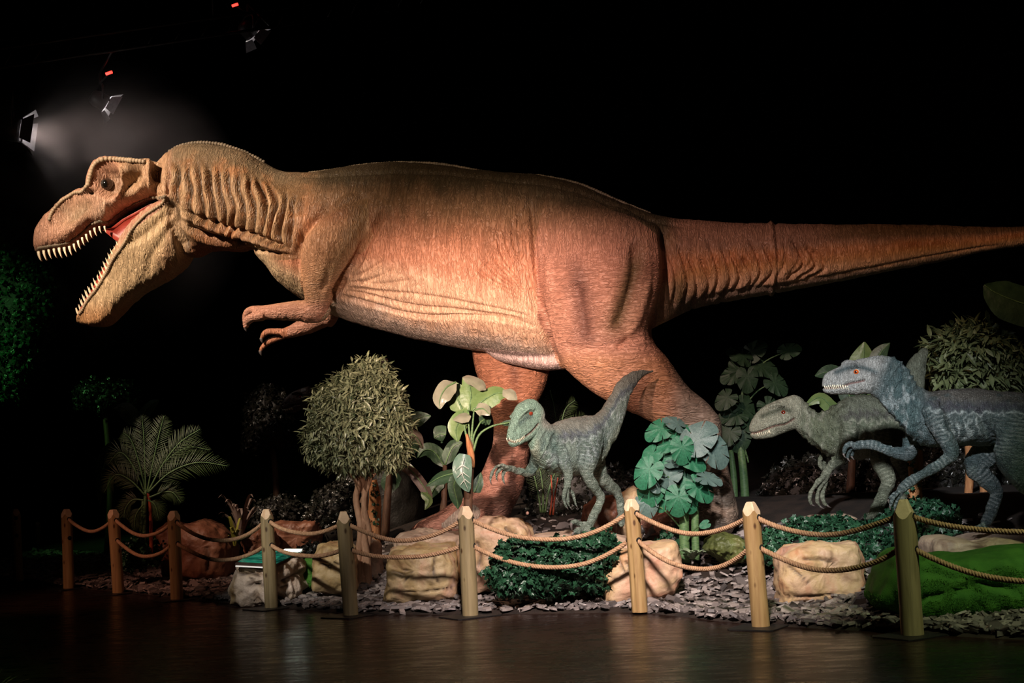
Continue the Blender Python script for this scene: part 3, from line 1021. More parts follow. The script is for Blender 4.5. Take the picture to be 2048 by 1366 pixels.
    col = paint(col, (.055, .035, .024), gs(seg_dist(u, v, [(342, 404), (350, 432), (360, 468), (374, 496)])[0], 0, 8) * .8)  # throat shade painted again on top
    col = col * (1 + .07 * n2 + .12 * n3)[:, None]
    limb = np.clip(thm * sm(480, 560, v) + farl + arm * sm(500, 560, v) * .7, 0, 1)
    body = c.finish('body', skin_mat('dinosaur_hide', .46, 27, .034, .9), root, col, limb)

    # ---- parts
    T = {}
    tooth = cone_mesh('tooth', .15, .021, .22)
    tooth.materials.append(M['tooth'])

    def row(poly, step, o0, o1, down, lean, s0, s1, scj=.12):
        P2 = along(poly, step)
        for i, (a, b) in enumerate(P2):
            t = i / max(1, len(P2) - 1)
            for sgn in (-1, 1):
                if sgn > 0 and i % 1:
                    continue
                loc = c.pt(a, b, sgn * (o0 * (1 - t) + o1 * t))
                dn = c.t * down[0] + np.array((0, 0, down[1])) + c.w * sgn * .12
                inst('tooth', tooth, root, orient(loc, dn, c.t * lean, (s0 * (1 - t) + s1 * t) * random.uniform(1 - scj, 1 + scj)))
    row([(77, 503), (116, 496), (140, 492), (163, 476), (190, 455), (214, 452)], 10.4, .13, .33, (.12, -1), 1, 1.05, .7)
    row([(160, 633), (180, 598), (205, 563), (226, 522), (246, 494)], 9.8, .1, .33, (-.62, .8), 1, .9, .85)
    for sgn in (-1, 1):
        for dx in (.03, .08):
            inst('tooth', tooth, root, orient(c.pt(76, 503, sgn * dx), (0, 0, -1), c.t, .8))
    # mouth lining between the jaws
    mb = MB()
    pl = [(205, 460), (222, 456), (245, 438), (300, 408), (332, 402), (300, 426), (274, 452), (260, 474), (250, 492), (230, 480)]
    Rr = []
    cx = np.mean(pl, 0)
    for oo, k in ((-.20, .75), (-.24, 1.0), (.24, 1.0), (.20, .75)):
        Rr.append([c.pt(cx[0] + (a - cx[0]) * k, cx[1] + (b - cx[1]) * k, oo) for a, b in pl])
    mb.rings(Rr)
    tag(mb.build('mouth_lining', M['mouth'], root), 'dark red inside of the mouth')
    mb = MB()
    mb.tube([c.pt(262, 490, 0), c.pt(240, 520, 0), c.pt(215, 560, 0), c.pt(190, 598, 0), c.pt(178, 612, 0)], [.10, .12, .11, .08, .03], 12, 5, side=c.w, asp=1.5)
    tag(mb.build('tongue', M['mouth'], root), 'red tongue')
    em = eye_mat('dinosaur_eye', (.006, .005, .004), (.03, .014, .008), (.05, .03, .02), .72, .35, .088)
    for sgn in (-1, 1):
        eye(root, c.pt(214, 369, sgn * .285), c.w * sgn + np.array((0, 0, -.05)) - c.t * .25, .088, em)
    # scale rows
    scale_m = noisy('horn_scale', [(.3, (.28, .2, .13)), (.7, (.42, .31, .2))], 10, .55, .2)
    scale_d = noisy('dark_scale', [(.3, (.10, .08, .055)), (.7, (.2, .15, .1))], 10, .55, .2)
    # snap scale rows onto the hide: nearest surface vertex of the same side
    def snap(pp, lift=0.0):
        out = []
        for p in pp:
            uu, vv, oo = c.coords(np.array([p]))
            s = np.sign(oo[0])
            m = (np.abs(u - uu[0]) < 5) & (np.abs(v - vv[0]) < 5) & (o * s > 0)
            idx = np.nonzero(m)[0]
            if not len(idx):
                continue
            k = idx[np.argmax(c.V[idx] @ c.w * s)]
            out.append(c.V[k] + c.N[k] * lift)
        q = np.array(out)
        for _ in range(3):
            q[1:-1] = (q[:-2] + 2 * q[1:-1] + q[2:]) / 4
        return list(q)
    def rows(*polys):
        out = []
        for poly, step in polys:
            for sgn in (-1, 1):
                out += snap([c.pt(a, b, sgn * .35) for a, b in along(poly, step)])
        return out
    beads('lip_scales', rows(([(75, 500), (116, 494), (140, 489), (163, 473), (194, 447), (219, 450)], 3.6), ([(219, 450), (241, 433), (283, 407), (336, 391)], 5)), scale_d, root, .024)
    beads('jaw_scales', rows(([(158, 632), (180, 594), (207, 557), (227, 516), (249, 488)], 4), ([(249, 488), (258, 468), (288, 433), (336, 402)], 4.6)), scale_m, root, .022)
    beads('brow_scales', rows(([(186, 368), (190, 345), (200, 327), (225, 322), (260, 326), (296, 328)], 6.2)), scale_m, root, .034)
    beads('snout_scales', rows(([(186, 377), (160, 385), (130, 402), (108, 425), (103, 440)], 4.6)), scale_m, root, .026)
    pts = []
    for a, b in along([(340, 303), (360, 292), (390, 286), (420, 286), (450, 291), (490, 305), (530, 325)], 6):
        pts.append(c.pt(a, b, 0))
    for a, b in along([(620, 347), (680, 339), (720, 332), (780, 327), (850, 327), (900, 332), (960, 343), (1020, 350), (1080, 353), (1140, 364), (1180, 377), (1240, 404), (1300, 428)], 5):
        pts.append(c.pt(a, b, 0))
    beads('dorsal_scales', pts, scale_d, root, .028)
    # claws
    cl = cone_mesh('claw', .16, .05, .35)
    cl.materials.append(M['claw'])
    sc = cone_mesh('claw_small', .07, .028, .4)
    sc.materials.append(M['claw'])
    for dx, oo in ((0, -.765), (22, -1.096), (-4, -.436)):
        inst('claw', cl, root, orient(c.pt(1290 + dx, 1056, oo), -c.t + np.array((0, 0, -.45)), (0, 0, -1)))
    for dx, oo in ((0, .6), (14, .28), (-6, .92)):
        inst('claw', cl, root, orient(c.pt(836 + dx, 1061, oo), -c.t + np.array((0, 0, -.4)), (0, 0, -1)))
    for a, b, oo in ((489, 641, -.88), (491, 652, -1.02), (523, 676, .86), (521, 701, .95)):
        inst('finger_claw', sc, root, orient(c.pt(a, b, oo), np.array((0, 0, -1)) - c.t * .2, c.t))
    # instep scutes on both feet
    pts = [c.pt(a, b, .42) for a, b in along([(985, 905), (960, 950), (935, 995), (900, 1025), (850, 1048)], 6)]
    pts += [c.pt(a, b, -.95) for a, b in along([(1375, 1010), (1340, 1022), (1305, 1038)], 6)]
    beads('foot_scutes', snap(pts), noisy('foot_scute', [(.3, (.45, .25, .2)), (.7, (.58, .36, .3))], 10, .55, .2), root, .022)
    return c, root


TREX, trex_root = build_trex()


# ------------------------------------------------------------------ barrier posts and ropes
def wood_mat(name, a, b_, rough=.6):
    m, nt, b = new_mat(name)
    tc = N(nt, 'ShaderNodeTexCoord')
    mp = N(nt, 'ShaderNodeMapping'); mp.inputs['Scale'].default_value = (22, 22, 1.6)
    nt.links.new(tc.outputs['Object'], mp.inputs[0])
    nz = N(nt, 'ShaderNodeTexNoise', Scale=1.3, Detail=5.0, Distortion=.8); nt.links.new(mp.outputs[0], nz.inputs['Vector'])
    c = ramp(nt, nz.outputs[0], [(.3, a), (.7, b_)])
    # knots
    vo = N(nt, 'ShaderNodeTexVoronoi', Scale=1.0); mp2 = N(nt, 'ShaderNodeMapping'); mp2.inputs['Scale'].default_value = (9, 9, 4)
    nt.links.new(tc.outputs['Object'], mp2.inputs[0]); nt.links.new(mp2.outputs[0], vo.inputs['Vector'])
    k = ramp(nt, vo.outputs['Distance'], [(.08, (.25, .16, .1)), (.16, (1, 1, 1))])
    c = mix(nt, 'MULTIPLY', 1.0, c, k)
    nt.links.new(c, b.inputs['Base Color'])
    b.inputs['Roughness'].default_value = rough
    bp = N(nt, 'ShaderNodeBump', Strength=.35, Distance=.006)
    nt.links.new(nz.outputs[0], bp.inputs['Height']); nt.links.new(bp.outputs[0], b.inputs['Normal'])
    return m


M['post'] = wood_mat('post_pine', (.30, .17, .065), (.46, .30, .13))
M['post_green'] = wood_mat('post_pine_treated', (.20, .15, .075), (.33, .25, .13))
M['post_end'] = noisy('cut_wood', [(.3, (.62, .44, .28)), (.7, (.74, .55, .37))], 20, .7, .3, 60, .004)
M['plate'] = noisy('black_steel', [(.3, (.008, .007, .007)), (.7, (.018, .015, .014))], 20, .5, .1)
M['hole'] = noisy('hole_shade', [(.3, (.004, .003, .003)), (.7, (.008, .006, .005))], 20, .9, 0)
M['rope'] = noisy('rope_hemp', [(.3, (.36, .20, .11)), (.7, (.56, .34, .20))], 30, .8, .4, 120, .004)

HP = 1.1
post_info = []
descr = ['unlit wooden barrier post with empty rope holes at the far left end of the line', 'barrier post where the upper rope begins, left of the orange lit post',
         'orange lit barrier post standing in front of the palm stems', 'barrier post with a yellow-green lit edge in front of the brown boulder',
         'greyish barrier post with a long crack standing before the information sign rock', 'shaded greyish barrier post just left of the multi-stemmed tree',
         'barrier post standing in front of the banana plant stem', 'cracked honey coloured barrier post without a base plate beside the monstera plant',
         'bright honey coloured barrier post on a black square plate left of the wide tan rock', 'thick dark barrier post in front of the grassy green mound, nearest the camera']


def make_post(i, base, h, r, lean, mat, plate=True, crack=False, label=None, rot=0.0, holes=(.14, .41)):
    root = thing('barrier_post', label, 'post', (float(base[0]), float(base[1]), 0.0), 'wooden barrier posts')
    b = np.array((base[0], base[1], .012 if plate else .02))
    seg = 28
    ang = np.linspace(0, 2 * np.pi, seg, endpoint=False)
    prof = np.ones(seg)
    if crack:
        prof[int(seg * crack)] = .72
        for j in (-1, 1):
            prof[(int(seg * crack) + j) % seg] = .985
    dirx = np.cos(ang); diry = np.sin(ang)
    cr, sr = math.cos(rot), math.sin(rot)
    mx = np.maximum(np.abs(dirx * cr + diry * sr), np.abs(-dirx * sr + diry * cr))
    L = np.array((lean[0], lean[1], 0))

    def zc(rr):
        return h - 2.6 * np.maximum(0, rr * mx - .032)
    mb = MB()
    R = []
    for t in np.linspace(0, .80, 9):
        z = h * t
        w = 1 + .02 * math.sin(7 * t + i)
        R.append(np.stack([dirx * prof * r * w, diry * prof * r * w, np.full(seg, z)], 1) + b + L * z)
    zt = zc(r)
    R.append(np.stack([dirx * prof * r, diry * prof * r, zt], 1) + b + L * zt[:, None])
    mb.rings(R, caps=False)
    o = mb.build('post_shaft', mat, root)
    mb = MB()
    R = []
    for k in (1.0, .8, .6, .43, .25, .02):
        rr = r * k
        zz = zc(rr)
        R.append(np.stack([dirx * prof * rr, diry * prof * rr, zz + (.0006 if k == 1 else .001)], 1) + b + L * zz[:, None])
    mb.rings(R, caps=False)
    tag(mb.build('cut_top', M['post_end'], root, smooth=False), 'pale bevelled saw-cut top')
    if plate:
        mb = MB()
        rr = Matrix.Rotation(.6 + .2 * (i % 3), 3, 'Z')
        sq = np.array([(-.27, -.19), (-.24, -.22), (.24, -.22), (.27, -.19), (.27, .19), (.24, .22), (-.24, .22), (-.27, .19)])
        R = [np.array([np.array(rr @ Vector((x * k, y * k, z))) for x, y in sq]) + np.array((base[0], base[1], 0)) for z, k in ((.001, 1), (.010, 1), (.013, .985))]
        mb.rings(R)
        tag(mb.build('base_plate', M['plate'], root, smooth=False), 'flat black steel base plate')
    top = []
    for hz in holes:
        z = h - hz
        top.append(b + L * z + np.array((0, 0, z)))
    return root, top


LINE = []
for i, (a, bb, tt) in enumerate(POST):
    p = PB[i]
    s = FPX / p[1]
    h = (bb - tt) / s * 1.0
    r = (.075, .078, .078, .079, .077, .082, .083, .078, .080, .094)[i]
    lean = (-.02 + .018 * math.sin(i * 2.3), .0)
    mat = M['post_green'] if i in (4, 5, 6, 9) else M['post']
    root, top = make_post(i, p, h, r, lean, mat, plate=i not in (0, 7), crack={4: .70, 7: .66}.get(i, False), label=descr[i], rot=.5 + .25 * i)
    LINE.append((root, top, r))
# an off-frame post carries the last span; one more stands far behind on the left
root, top = make_post(10, PB[10], 1.1, .085, (-.02, 0), M['post'], label='barrier post past the right edge of the picture', rot=.4)
LINE.append((root, top, .085))
fp = ground_pt(77, 1106)
root_, _ = make_post(11, fp, .62, .06, (0, 0), M['post_green'], plate=False, label='faint short post standing in the dark behind the left end of the line', rot=.2)


def rope_span(name, A, B, sag, parent, r=.0245):
    n = max(24, int(np.linalg.norm(B - A) / .035))
    t = np.linspace(0, 1, n)
    C = A + np.outer(t, B - A)
    C[:, 2] -= sag * 4 * t * (1 - t) * (1 + .25 * (t - .5) * (1 if sag > .15 else -1))
    C[:, 2] += .006 * np.sin(t * 9 + sag * 40) * t * (1 - t) * 4
    T = np.gradient(C, axis=0); T /= np.linalg.norm(T, axis=1, keepdims=True)
    U = np.array((0, 0, 1.0)) - T * T[:, 2:3]; U /= np.linalg.norm(U, axis=1, keepdims=True)
    S = np.cross(T, U)
    Ls = np.concatenate([[0], np.cumsum(np.linalg.norm(np.diff(C, axis=0), axis=1))])
    mb = MB()
    # three laid strands
    fine = max(60, int(Ls[-1] / .012))
    lt = np.linspace(0, Ls[-1], fine)
    f = lambda Q: np.stack([np.interp(lt, Ls, Q[:, j]) for j in range(3)], 1)
    Cf, Uf, Sf = f(C), f(U), f(S)
    for k in range(3):
        ph = lt / .085 * 2 * np.pi + k * 2 * np.pi / 3
        pts = Cf + (Uf * np.cos(ph)[:, None] + Sf * np.sin(ph)[:, None]) * r * .52
        mb.tube(pts, np.full(fine, r * .56), 6, 1)
    return mb.build(name, M['rope'], parent)


UP = {1: .16, 2: .19, 3: .23, 4: .12, 5: .19, 6: .24, 7: .17, 8: .15, 9: .12}
LO = {2: .19, 3: .19, 4: .10, 5: .10, 6: .25, 7: .24, 8: .19, 9: .24}
for nm, lev, tab, lab in (('barrier_rope', 0, UP, 'upper twisted hemp rope sagging through the tops of all the barrier posts'), ('barrier_rope', 1, LO, 'lower twisted hemp rope slung at mid height through the barrier posts')):
    k0 = min(tab)
    p0 = LINE[k0][1][lev]
    root = thing(nm, lab, 'rope', tuple(float(x) for x in p0))
    for k, sag in tab.items():
        A, B = LINE[k][1][lev], LINE[k + 1][1][lev]
        dr = (B - A) / np.linalg.norm(B - A)
        rope_span('rope_span', A + dr * (LINE[k][2] - .03), B - dr * (LINE[k + 1][2] - .03), sag, root)
# rope holes: near-black discs that paint in the shade of the bores
for i in range(10):
    root, top, r = LINE[i]
    for lev in (0, 1):
        dirs = []
        if i < 10:
            dirs.append(LINE[i + 1][1][lev] - top[lev])
        if i > 0:
            dirs.append(LINE[i - 1][1][lev] - top[lev])
        for dv in dirs:
            dv = dv / np.linalg.norm(dv)
            if i == 0:
                dv = np.array((.35, -.94, 0))
            mb = MB()
            c0 = top[lev] + dv * r
            mb.tube([c0 - dv * .03, c0 + dv * .0015], [.03, .03], 14, 1)
            mb.build('rope_hole_disc', M['hole'], root)


# ------------------------------------------------------------------ rocks
def rock_mat(name, stops, dark=(.25, .2, .2), scale=2.2, bump=.5):
    m, nt, b = new_mat(name)
    tc = N(nt, 'ShaderNodeTexCoord')
    nz = N(nt, 'ShaderNodeTexNoise', Scale=scale, Detail=5.0, Distortion=.6); nt.links.new(tc.outputs['Object'], nz.inputs['Vector'])
    c = ramp(nt, nz.outputs[0], stops)
    n3 = N(nt, 'ShaderNodeTexNoise', Scale=scale * 2.3, Detail=3.0); nt.links.new(tc.outputs['Object'], n3.inputs['Vector'])
    mo = ramp(nt, n3.outputs[0], [(.30, dark), (.46, (1, 1, 1))])
    c = mix(nt, 'MULTIPLY', .75, c, mo)
    ck = N(nt, 'ShaderNodeAttribute', attribute_name='crack')
    c = mix(nt, 'MIX', ck.outputs['Fac'], c, (.05, .03, .022))
    nt.links.new(c, b.inputs['Base Color'])
    n2 = N(nt, 'ShaderNodeTexNoise', Scale=26.0, Detail=5.0); nt.links.new(tc.outputs['Object'], n2.inputs['Vector'])
    bp = N(nt, 'ShaderNodeBump', Strength=bump, Distance=.018)
    nt.links.new(n2.outputs[0], bp.inputs['Height']); nt.links.new(bp.outputs[0], b.inputs['Normal'])
    b.inputs['Roughness'].default_value = .55
    return m


M['rock_tan'] = rock_mat('painted_rock_tan', [(.30, (.34, .19, .09)), (.42, (.50, .36, .17)), (.52, (.56, .42, .24)), (.6, (.54, .33, .20)), (.70, (.28, .19, .18))], (.45, .38, .40))
M['rock_peach'] = rock_mat('painted_rock_peach', [(.30, (.52, .24, .12)), (.42, (.58, .40, .22)), (.52, (.64, .42, .28)), (.6, (.60, .31, .20)), (.70, (.33, .23, .22))], (.5, .42, .44))
M['rock_red'] = rock_mat('painted_rock_red', [(.28, (.12, .04, .022)), (.5, (.20, .075, .04)), (.75, (.28, .14, .085))], (.4, .3, .28))
M['rock_pale'] = rock_mat('painted_rock_pale', [(.28, (.40, .27, .10)), (.42, (.58, .46, .36)), (.6, (.62, .50, .42)), (.75, (.36, .20, .10))], (.35, .25, .15), 3.0, .8)
M['rock_grey'] = rock_mat('painted_rock_grey', [(.28, (.40, .28, .20)), (.45, (.50, .36, .27)), (.62, (.56, .40, .28)), (.78, (.28, .22, .22))], (.45, .38, .38))
M['rock_dark'] = rock_mat('rock_dark', [(.3, (.006, .005, .004)), (.7, (.014, .011, .009))])
M['moss'] = rock_mat('moss_rock', [(.3, (.05, .06, .018)), (.55, (.10, .12, .03)), (.8, (.17, .15, .06))], (.4, .4, .3), 4)


def rock(name, label, outline, d, thick, mat, cracks=(), seed=0, rough=.035, box=.55, yaw=0.0, group=None, top=.0, cat='rock', strata=0.0, parent=None, sink=True):
    """solid boulder: outline gives the silhouette of its middle section, thick its depth"""
    pts = np.array([P(a, b, d) for a, b in outline])
    c0 = pts.mean(0)
    if sink:
        zb = pts[:, 2].min()
        low = pts[:, 2] < zb + .15 * np.ptp(pts[:, 2])
        pts[low, 2] -= .10
    ang = np.arctan2(pts[:, 2] - c0[2], pts[:, 0] - c0[0])
    k = np.argsort(ang); ang = ang[k]
    m, rings = 110, 56
    th = np.linspace(-np.pi, np.pi, m, endpoint=False)
    # ray against the outline polygon
    poly = pts[k][:, (0, 2)] - c0[[0, 2]]
    rad = np.zeros(m)
    for i in range(len(poly)):
        A, B = poly[i], poly[(i + 1) % len(poly)]
        dx = np.stack([np.cos(th), np.sin(th)], 1)
        e = B - A
        den = dx[:, 0] * e[1] - dx[:, 1] * e[0]
        with np.errstate(divide='ignore', invalid='ignore'):
            t = (A[0] * e[1] - A[1] * e[0]) / den
            s = (A[0] * dx[:, 1] - A[1] * dx[:, 0]) / den
        ok = (t > 0) & (s >= -1e-6) & (s <= 1 + 1e-6)
        rad[ok] = np.maximum(rad[ok], t[ok])
    rad[rad == 0] = rad[rad > 0].mean()
    rad = (np.roll(rad, 1) + 2 * rad + np.roll(rad, -1)) / 4
    R = []
    for j in range(rings + 1):
        ph = math.pi * (j + .15) / (rings + .3)
        rr = math.sin(ph) ** box
        yy = -np.sign(math.cos(ph)) * abs(math.cos(ph)) ** (box + .15) * thick
        R.append(np.stack([rr * rad * np.cos(th), np.full(m, yy), rr * rad * np.sin(th)], 1))
    R = np.array(R)
    V = R.reshape(-1, 3)
    nrm = V / (np.linalg.norm(V, axis=1, keepdims=True) + 1e-9)
    Q = V + seed * 3.7
    sz = np.ptp(pts[:, 2])
    d0 = rough * (1.6 * fbm(Q * 2.2 / max(sz, .4), 3) + 1.0 * fbm(Q * 6 / max(sz, .4), 3))
    d0 += -rough * .9 * np.abs(fbm(Q * 3.4 / max(sz, .4) + 40, 3)) ** .5
    if strata:
        d0 += strata * np.sin((V[:, 2] + .06 * fbm(Q * 3, 2)) * 26 / max(sz, .3)) * (.5 + .5 * vnoise(Q * 2))
    V = V + nrm * d0[:, None]
    W = V + c0
    crk = np.zeros(len(W))
    if len(cracks):
        u, v = proj(W)
        for cr, wd, am in cracks:
            dd, t = seg_dist(u, v, cr)
            crk = np.maximum(crk, .85 * np.exp(-(dd / (wd * .8)) ** 2) * sm(0, .1, t) * (1 - sm(.9, 1, t)) * (V[:, 1] < 0))
            W = W - nrm * (am * np.exp(-(dd / wd) ** 2) * sm(0, .12, t) * (1 - sm(.88, 1, t)) * (V[:, 1] < thick * .3))[:, None]
    if yaw:
        cz, sn = math.cos(yaw), math.sin(yaw)
        q = W - c0
        W = c0 + np.stack([q[:, 0] * cz - q[:, 1] * sn, q[:, 0] * sn + q[:, 1] * cz, q[:, 2]], 1)
    mb = MB()
    mb.rings(W.reshape(rings + 1, m, 3))
    base = (float(c0[0]), float(c0[1]), float(pts[:, 2].min()))
    o = mb.build(name, mat, parent, base=base)
    at = o.data.attributes.new('crack', 'FLOAT', 'POINT')
    at.data.foreach_set('value', np.concatenate([crk, [0, 0]]))
    if parent is None:
        tag(o, label, cat, group)
    return o


rock('boulder', 'large wet red-brown boulder behind the posts at the left', [(318, 1060), (335, 1046), (365, 1045), (380, 1050), (372, 1150), (330, 1152), (322, 1110)], 21.9, .4, M['rock_red'], seed=1)
rock('boulder', 'tall rounded red-brown boulder with smooth glistening top beside the palm', [(360, 1060), (378, 1044), (408, 1038), (436, 1048), (462, 1068), (474, 1095), (468, 1150), (400, 1156), (356, 1152)], 21.3, .5, M['rock_red'], [([(415, 1090), (418, 1120), (416, 1150)], 4, .05)], seed=2)
rock('rock', 'low rounded wet red rock behind the information sign', [(487, 1082), (500, 1066), (522, 1056), (548, 1062), (556, 1085), (550, 1110), (495, 1112)], 20.2, .3, M['rock_red'], seed=3)
rock('rock', 'flat-topped red rock slab behind the sign and left of the tree', [(540, 1046), (590, 1042), (640, 1038), (648, 1062), (644, 1090), (612, 1104), (545, 1108)], 20.8, .35, M['rock_red'], seed=4, box=.45)
rock('rock', 'small tan rock with two dark cracks beside the tree trunk', [(628, 1110), (640, 1088), (662, 1080), (690, 1082), (712, 1095), (715, 1160), (700, 1172), (622, 1168)], 17.7, .3, M['rock_tan'],
     [([(638, 1126), (655, 1132), (664, 1142)], 2.5, .03), ([(664, 1123), (680, 1131)], 2.5, .025)], seed=5)
rock('rock', 'brownish rock behind the tree trunk roots', [(716, 1080), (745, 1078), (764, 1092), (766, 1150), (720, 1160)], 18.9, .25, M['rock_grey'], seed=15)
rock('rock', 'large pale tan rock with slanting cracks left of the banana plant post', [(768, 1150), (774, 1115), (782, 1095), (830, 1088), (880, 1090), (904, 1086), (914, 1120), (918, 1180), (860, 1190), (800, 1193), (764, 1188)], 16.9, .35, M['rock_tan'],
     [([(780, 1142), (805, 1150), (812, 1165)], 3, .035), ([(806, 1138), (825, 1146)], 3, .03), ([(780, 1187), (850, 1184), (918, 1175)], 2, .03), ([(870, 1110), (868, 1145), (880, 1170)], 3, .025)], seed=6, box=.45)
rock('rock', 'low olive grey rock ledge behind the large pale tan rock', [(785, 1085), (800, 1066), (840, 1058), (890, 1062), (935, 1066), (940, 1120), (790, 1130)], 17.6, .5, M['rock_grey'], seed=7)
rock('boulder', 'pink and cream painted boulder below the tall dinosaur foot', [(918, 1070), (935, 1045), (965, 1033), (1010, 1030), (1045, 1034), (1066, 1050), (1074, 1075), (1060, 1120), (1010, 1160), (930, 1170), (915, 1120)], 16.9, .45, M['rock_peach'],
     [([(1010, 1052), (1022, 1066), (1030, 1075)], 4, .04), ([(950, 1080), (960, 1110), (955, 1140)], 6, .04)], seed=8, rough=.05)
rock('rock', 'grey-pink rock ledge on which the green raptor stands', [(1040, 1085), (1075, 1066), (1120, 1064), (1180, 1062), (1240, 1068), (1275, 1080), (1285, 1130), (1150, 1150), (1050, 1140)], 16.6, .55, M['rock_grey'], seed=9, rough=.04)
rock('boulder', 'orange-red rock behind the legs of the green raptor', [(1160, 1040), (1165, 1012), (1190, 995), (1225, 990), (1240, 1005), (1238, 1060), (1165, 1068)], 17.9, .35, M['rock_red'], seed=10)
rock('boulder', 'pinkish boulder between the green raptor and the monstera plant', [(1220, 1020), (1242, 985), (1270, 970), (1290, 985), (1288, 1040), (1278, 1070), (1222, 1070)], 18.6, .35, M['rock_peach'], seed=11)
rock('rock', 'squat peach rock with a peaked right side behind the cracked honey post', [(1198, 1160), (1203, 1115), (1222, 1098), (1270, 1090), (1300, 1084), (1346, 1078), (1358, 1110), (1364, 1150), (1352, 1172), (1300, 1184), (1205, 1190)], 16.0, .38, M['rock_peach'],
     [([(1205, 1110), (1235, 1118), (1250, 1150)], 3, .035), ([(1250, 1120), (1262, 1150)], 3, .03)], seed=12, box=.45)
rock('rock', 'wide tan and peach rock beneath the drooping rope left of the green mound', [(1546, 1165), (1552, 1110), (1580, 1090), (1620, 1084), (1670, 1083), (1708, 1077), (1722, 1110), (1729, 1170), (1720, 1184), (1660, 1196), (1580, 1196), (1550, 1190)], 14.9, .36, M['rock_peach'],
     [([(1600, 1118), (1640, 1118), (1665, 1122), (1672, 1136)], 3, .03), ([(1572, 1130), (1600, 1152), (1620, 1172)], 3, .03), ([(1560, 1196), (1640, 1193), (1696, 1184)], 2.5, .03)], seed=13, box=.42)
rock('rock', 'brown rock ledge behind the green mound under the blue raptor', [(1838, 1090), (1850, 1070), (1866, 1062), (1884, 1072), (1920, 1078), (1970, 1066), (2030, 1062), (2090, 1064), (2100, 1130), (1990, 1150), (1850, 1140)], 14.95, .55, M['rock_grey'], seed=14)
rock('rock', 'mossy green stone by the heel of the huge dinosaur', [(1405, 1098), (1415, 1080), (1440, 1066), (1470, 1070), (1494, 1082), (1500, 1100), (1450, 1108)], 16.3, .35, M['moss'], seed=16)
rock('rock', 'flat pale stone slab on the ground below the grey raptor hands', [(1602, 1038), (1625, 1030), (1680, 1028), (1708, 1032), (1704, 1046), (1610, 1048)], 17.0, .4, M['rock_grey'], seed=17, sink=False)
rock('boulder', 'dark boulder the far raptor stands on', [(645, 1000), (680, 938), (720, 918), (810, 918), (855, 975), (850, 1080), (645, 1080)], 23.3, .7, M['rock_dark'], seed=18)

# grassy mound: a mat of artificial turf over a low rise
turf = noisy('artificial_turf', [(.3, (.035, .14, .015)), (.7, (.08, .24, .03))], 8, .8, .6, 150, .012)
mound = rock('grass_mound', 'bright green grassy mound at the lower right', [(1732, 1200), (1745, 1160), (1768, 1115), (1800, 1096), (1832, 1100), (1860, 1112), (1900, 1106), (1960, 1104), (2010, 1092), (2080, 1090), (2140, 1100), (2160, 1225), (2000, 1226), (1900, 1222), (1800, 1226), (1745, 1212)], 13.7, .55, turf,
             [([(1790, 1110), (1830, 1112), (1850, 1120)], 5, .06), ([(1900, 1185), (1960, 1170), (2040, 1180)], 9, .07), ([(1820, 1215), (1850, 1195), (1890, 1190)], 6, .05)], seed=20, rough=.03, cat='mound')
mound2 = rock('grass_mound', 'small green grass hump between the sign rock and the cracked tan rock', [(598, 1150), (602, 1122), (616, 1114), (634, 1118), (640, 1160), (610, 1166)], 18.3, .2, turf, seed=21, rough=.02, cat='mound')


def turf_blades(mo, n, seed, h=.045):
    r = np.random.default_rng(seed)
    me = mo.data
    V = np.array([v.co[:] for v in me.vertices]); Nn = np.array([v.normal[:] for v in me.vertices])
    F_ = np.array([p.vertices[:] for p in me.polygons if len(p.vertices) == 4])
    cen = V[F_].mean(1); up = Nn[F_].mean(1)
    ok = (up[:, 2] > -.2) & (cen[:, 1] < .35)
    A = np.linalg.norm(np.cross(V[F_[:, 1]] - V[F_[:, 0]], V[F_[:, 3]] - V[F_[:, 0]]), axis=1) * ok
    k = r.choice(len(F_), n, p=A / A.sum())
    a, b = r.random((n, 1)), r.random((n, 1))
    q = V[F_[k]]
    pos = (q[:, 0] * (1 - a) + q[:, 1] * a) * (1 - b) + (q[:, 3] * (1 - a) + q[:, 2] * a) * b
    nn = up[k] + r.normal(0, .5, (n, 3)); nn /= np.linalg.norm(nn, axis=1, keepdims=True)
    s = np.cross(nn, r.normal(0, 1, (n, 3))); s /= np.linalg.norm(s, axis=1, keepdims=True)
    hh = h * r.uniform(.5, 1.1, (n, 1))
    T = np.stack([pos - s * .0035 - nn * .004, pos + s * .0035 - nn * .004, pos + nn * hh], 1).reshape(-1, 3)
    mb = MB(); mb.add(T + np.array(mo.location), np.arange(3 * n).reshape(-1, 3))
    o = mb.build('turf_blades', turf, mo, smooth=False)
    o['kind'] = 'stuff'


turf_blades(mound, 45000, 1)
turf_blades(mound2, 3000, 2)

# information sign in its rock plinth
sign = thing('information_sign', 'sloping green information panel with a glowing white lamp set in a pale rock plinth', 'sign', tuple(float(x) for x in P(540, 1195, 18.0)))
rock('rock_plinth', None, [(470, 1190), (468, 1168), (476, 1140), (474, 1131), (505, 1131), (545, 1133), (575, 1120), (600, 1110), (608, 1135), (614, 1175), (600, 1192), (540, 1198)], 18.0, .36, M['rock_pale'],
     [([(475, 1150), (500, 1146), (520, 1152)], 4, .04), ([(490, 1172), (520, 1168), (545, 1175)], 4, .04), ([(560, 1165), (590, 1150), (612, 1140)], 4, .05), ([(560, 1178), (580, 1172)], 4, .04)], seed=23, rough=.06, parent=sign)
fl, fr, br, bl = P(470, 1127, 17.62), P(550, 1131, 17.58), P(611, 1101, 18.25), P(512, 1101, 18.4)
up = np.cross(fr - fl, bl - fl); up /= np.linalg.norm(up)


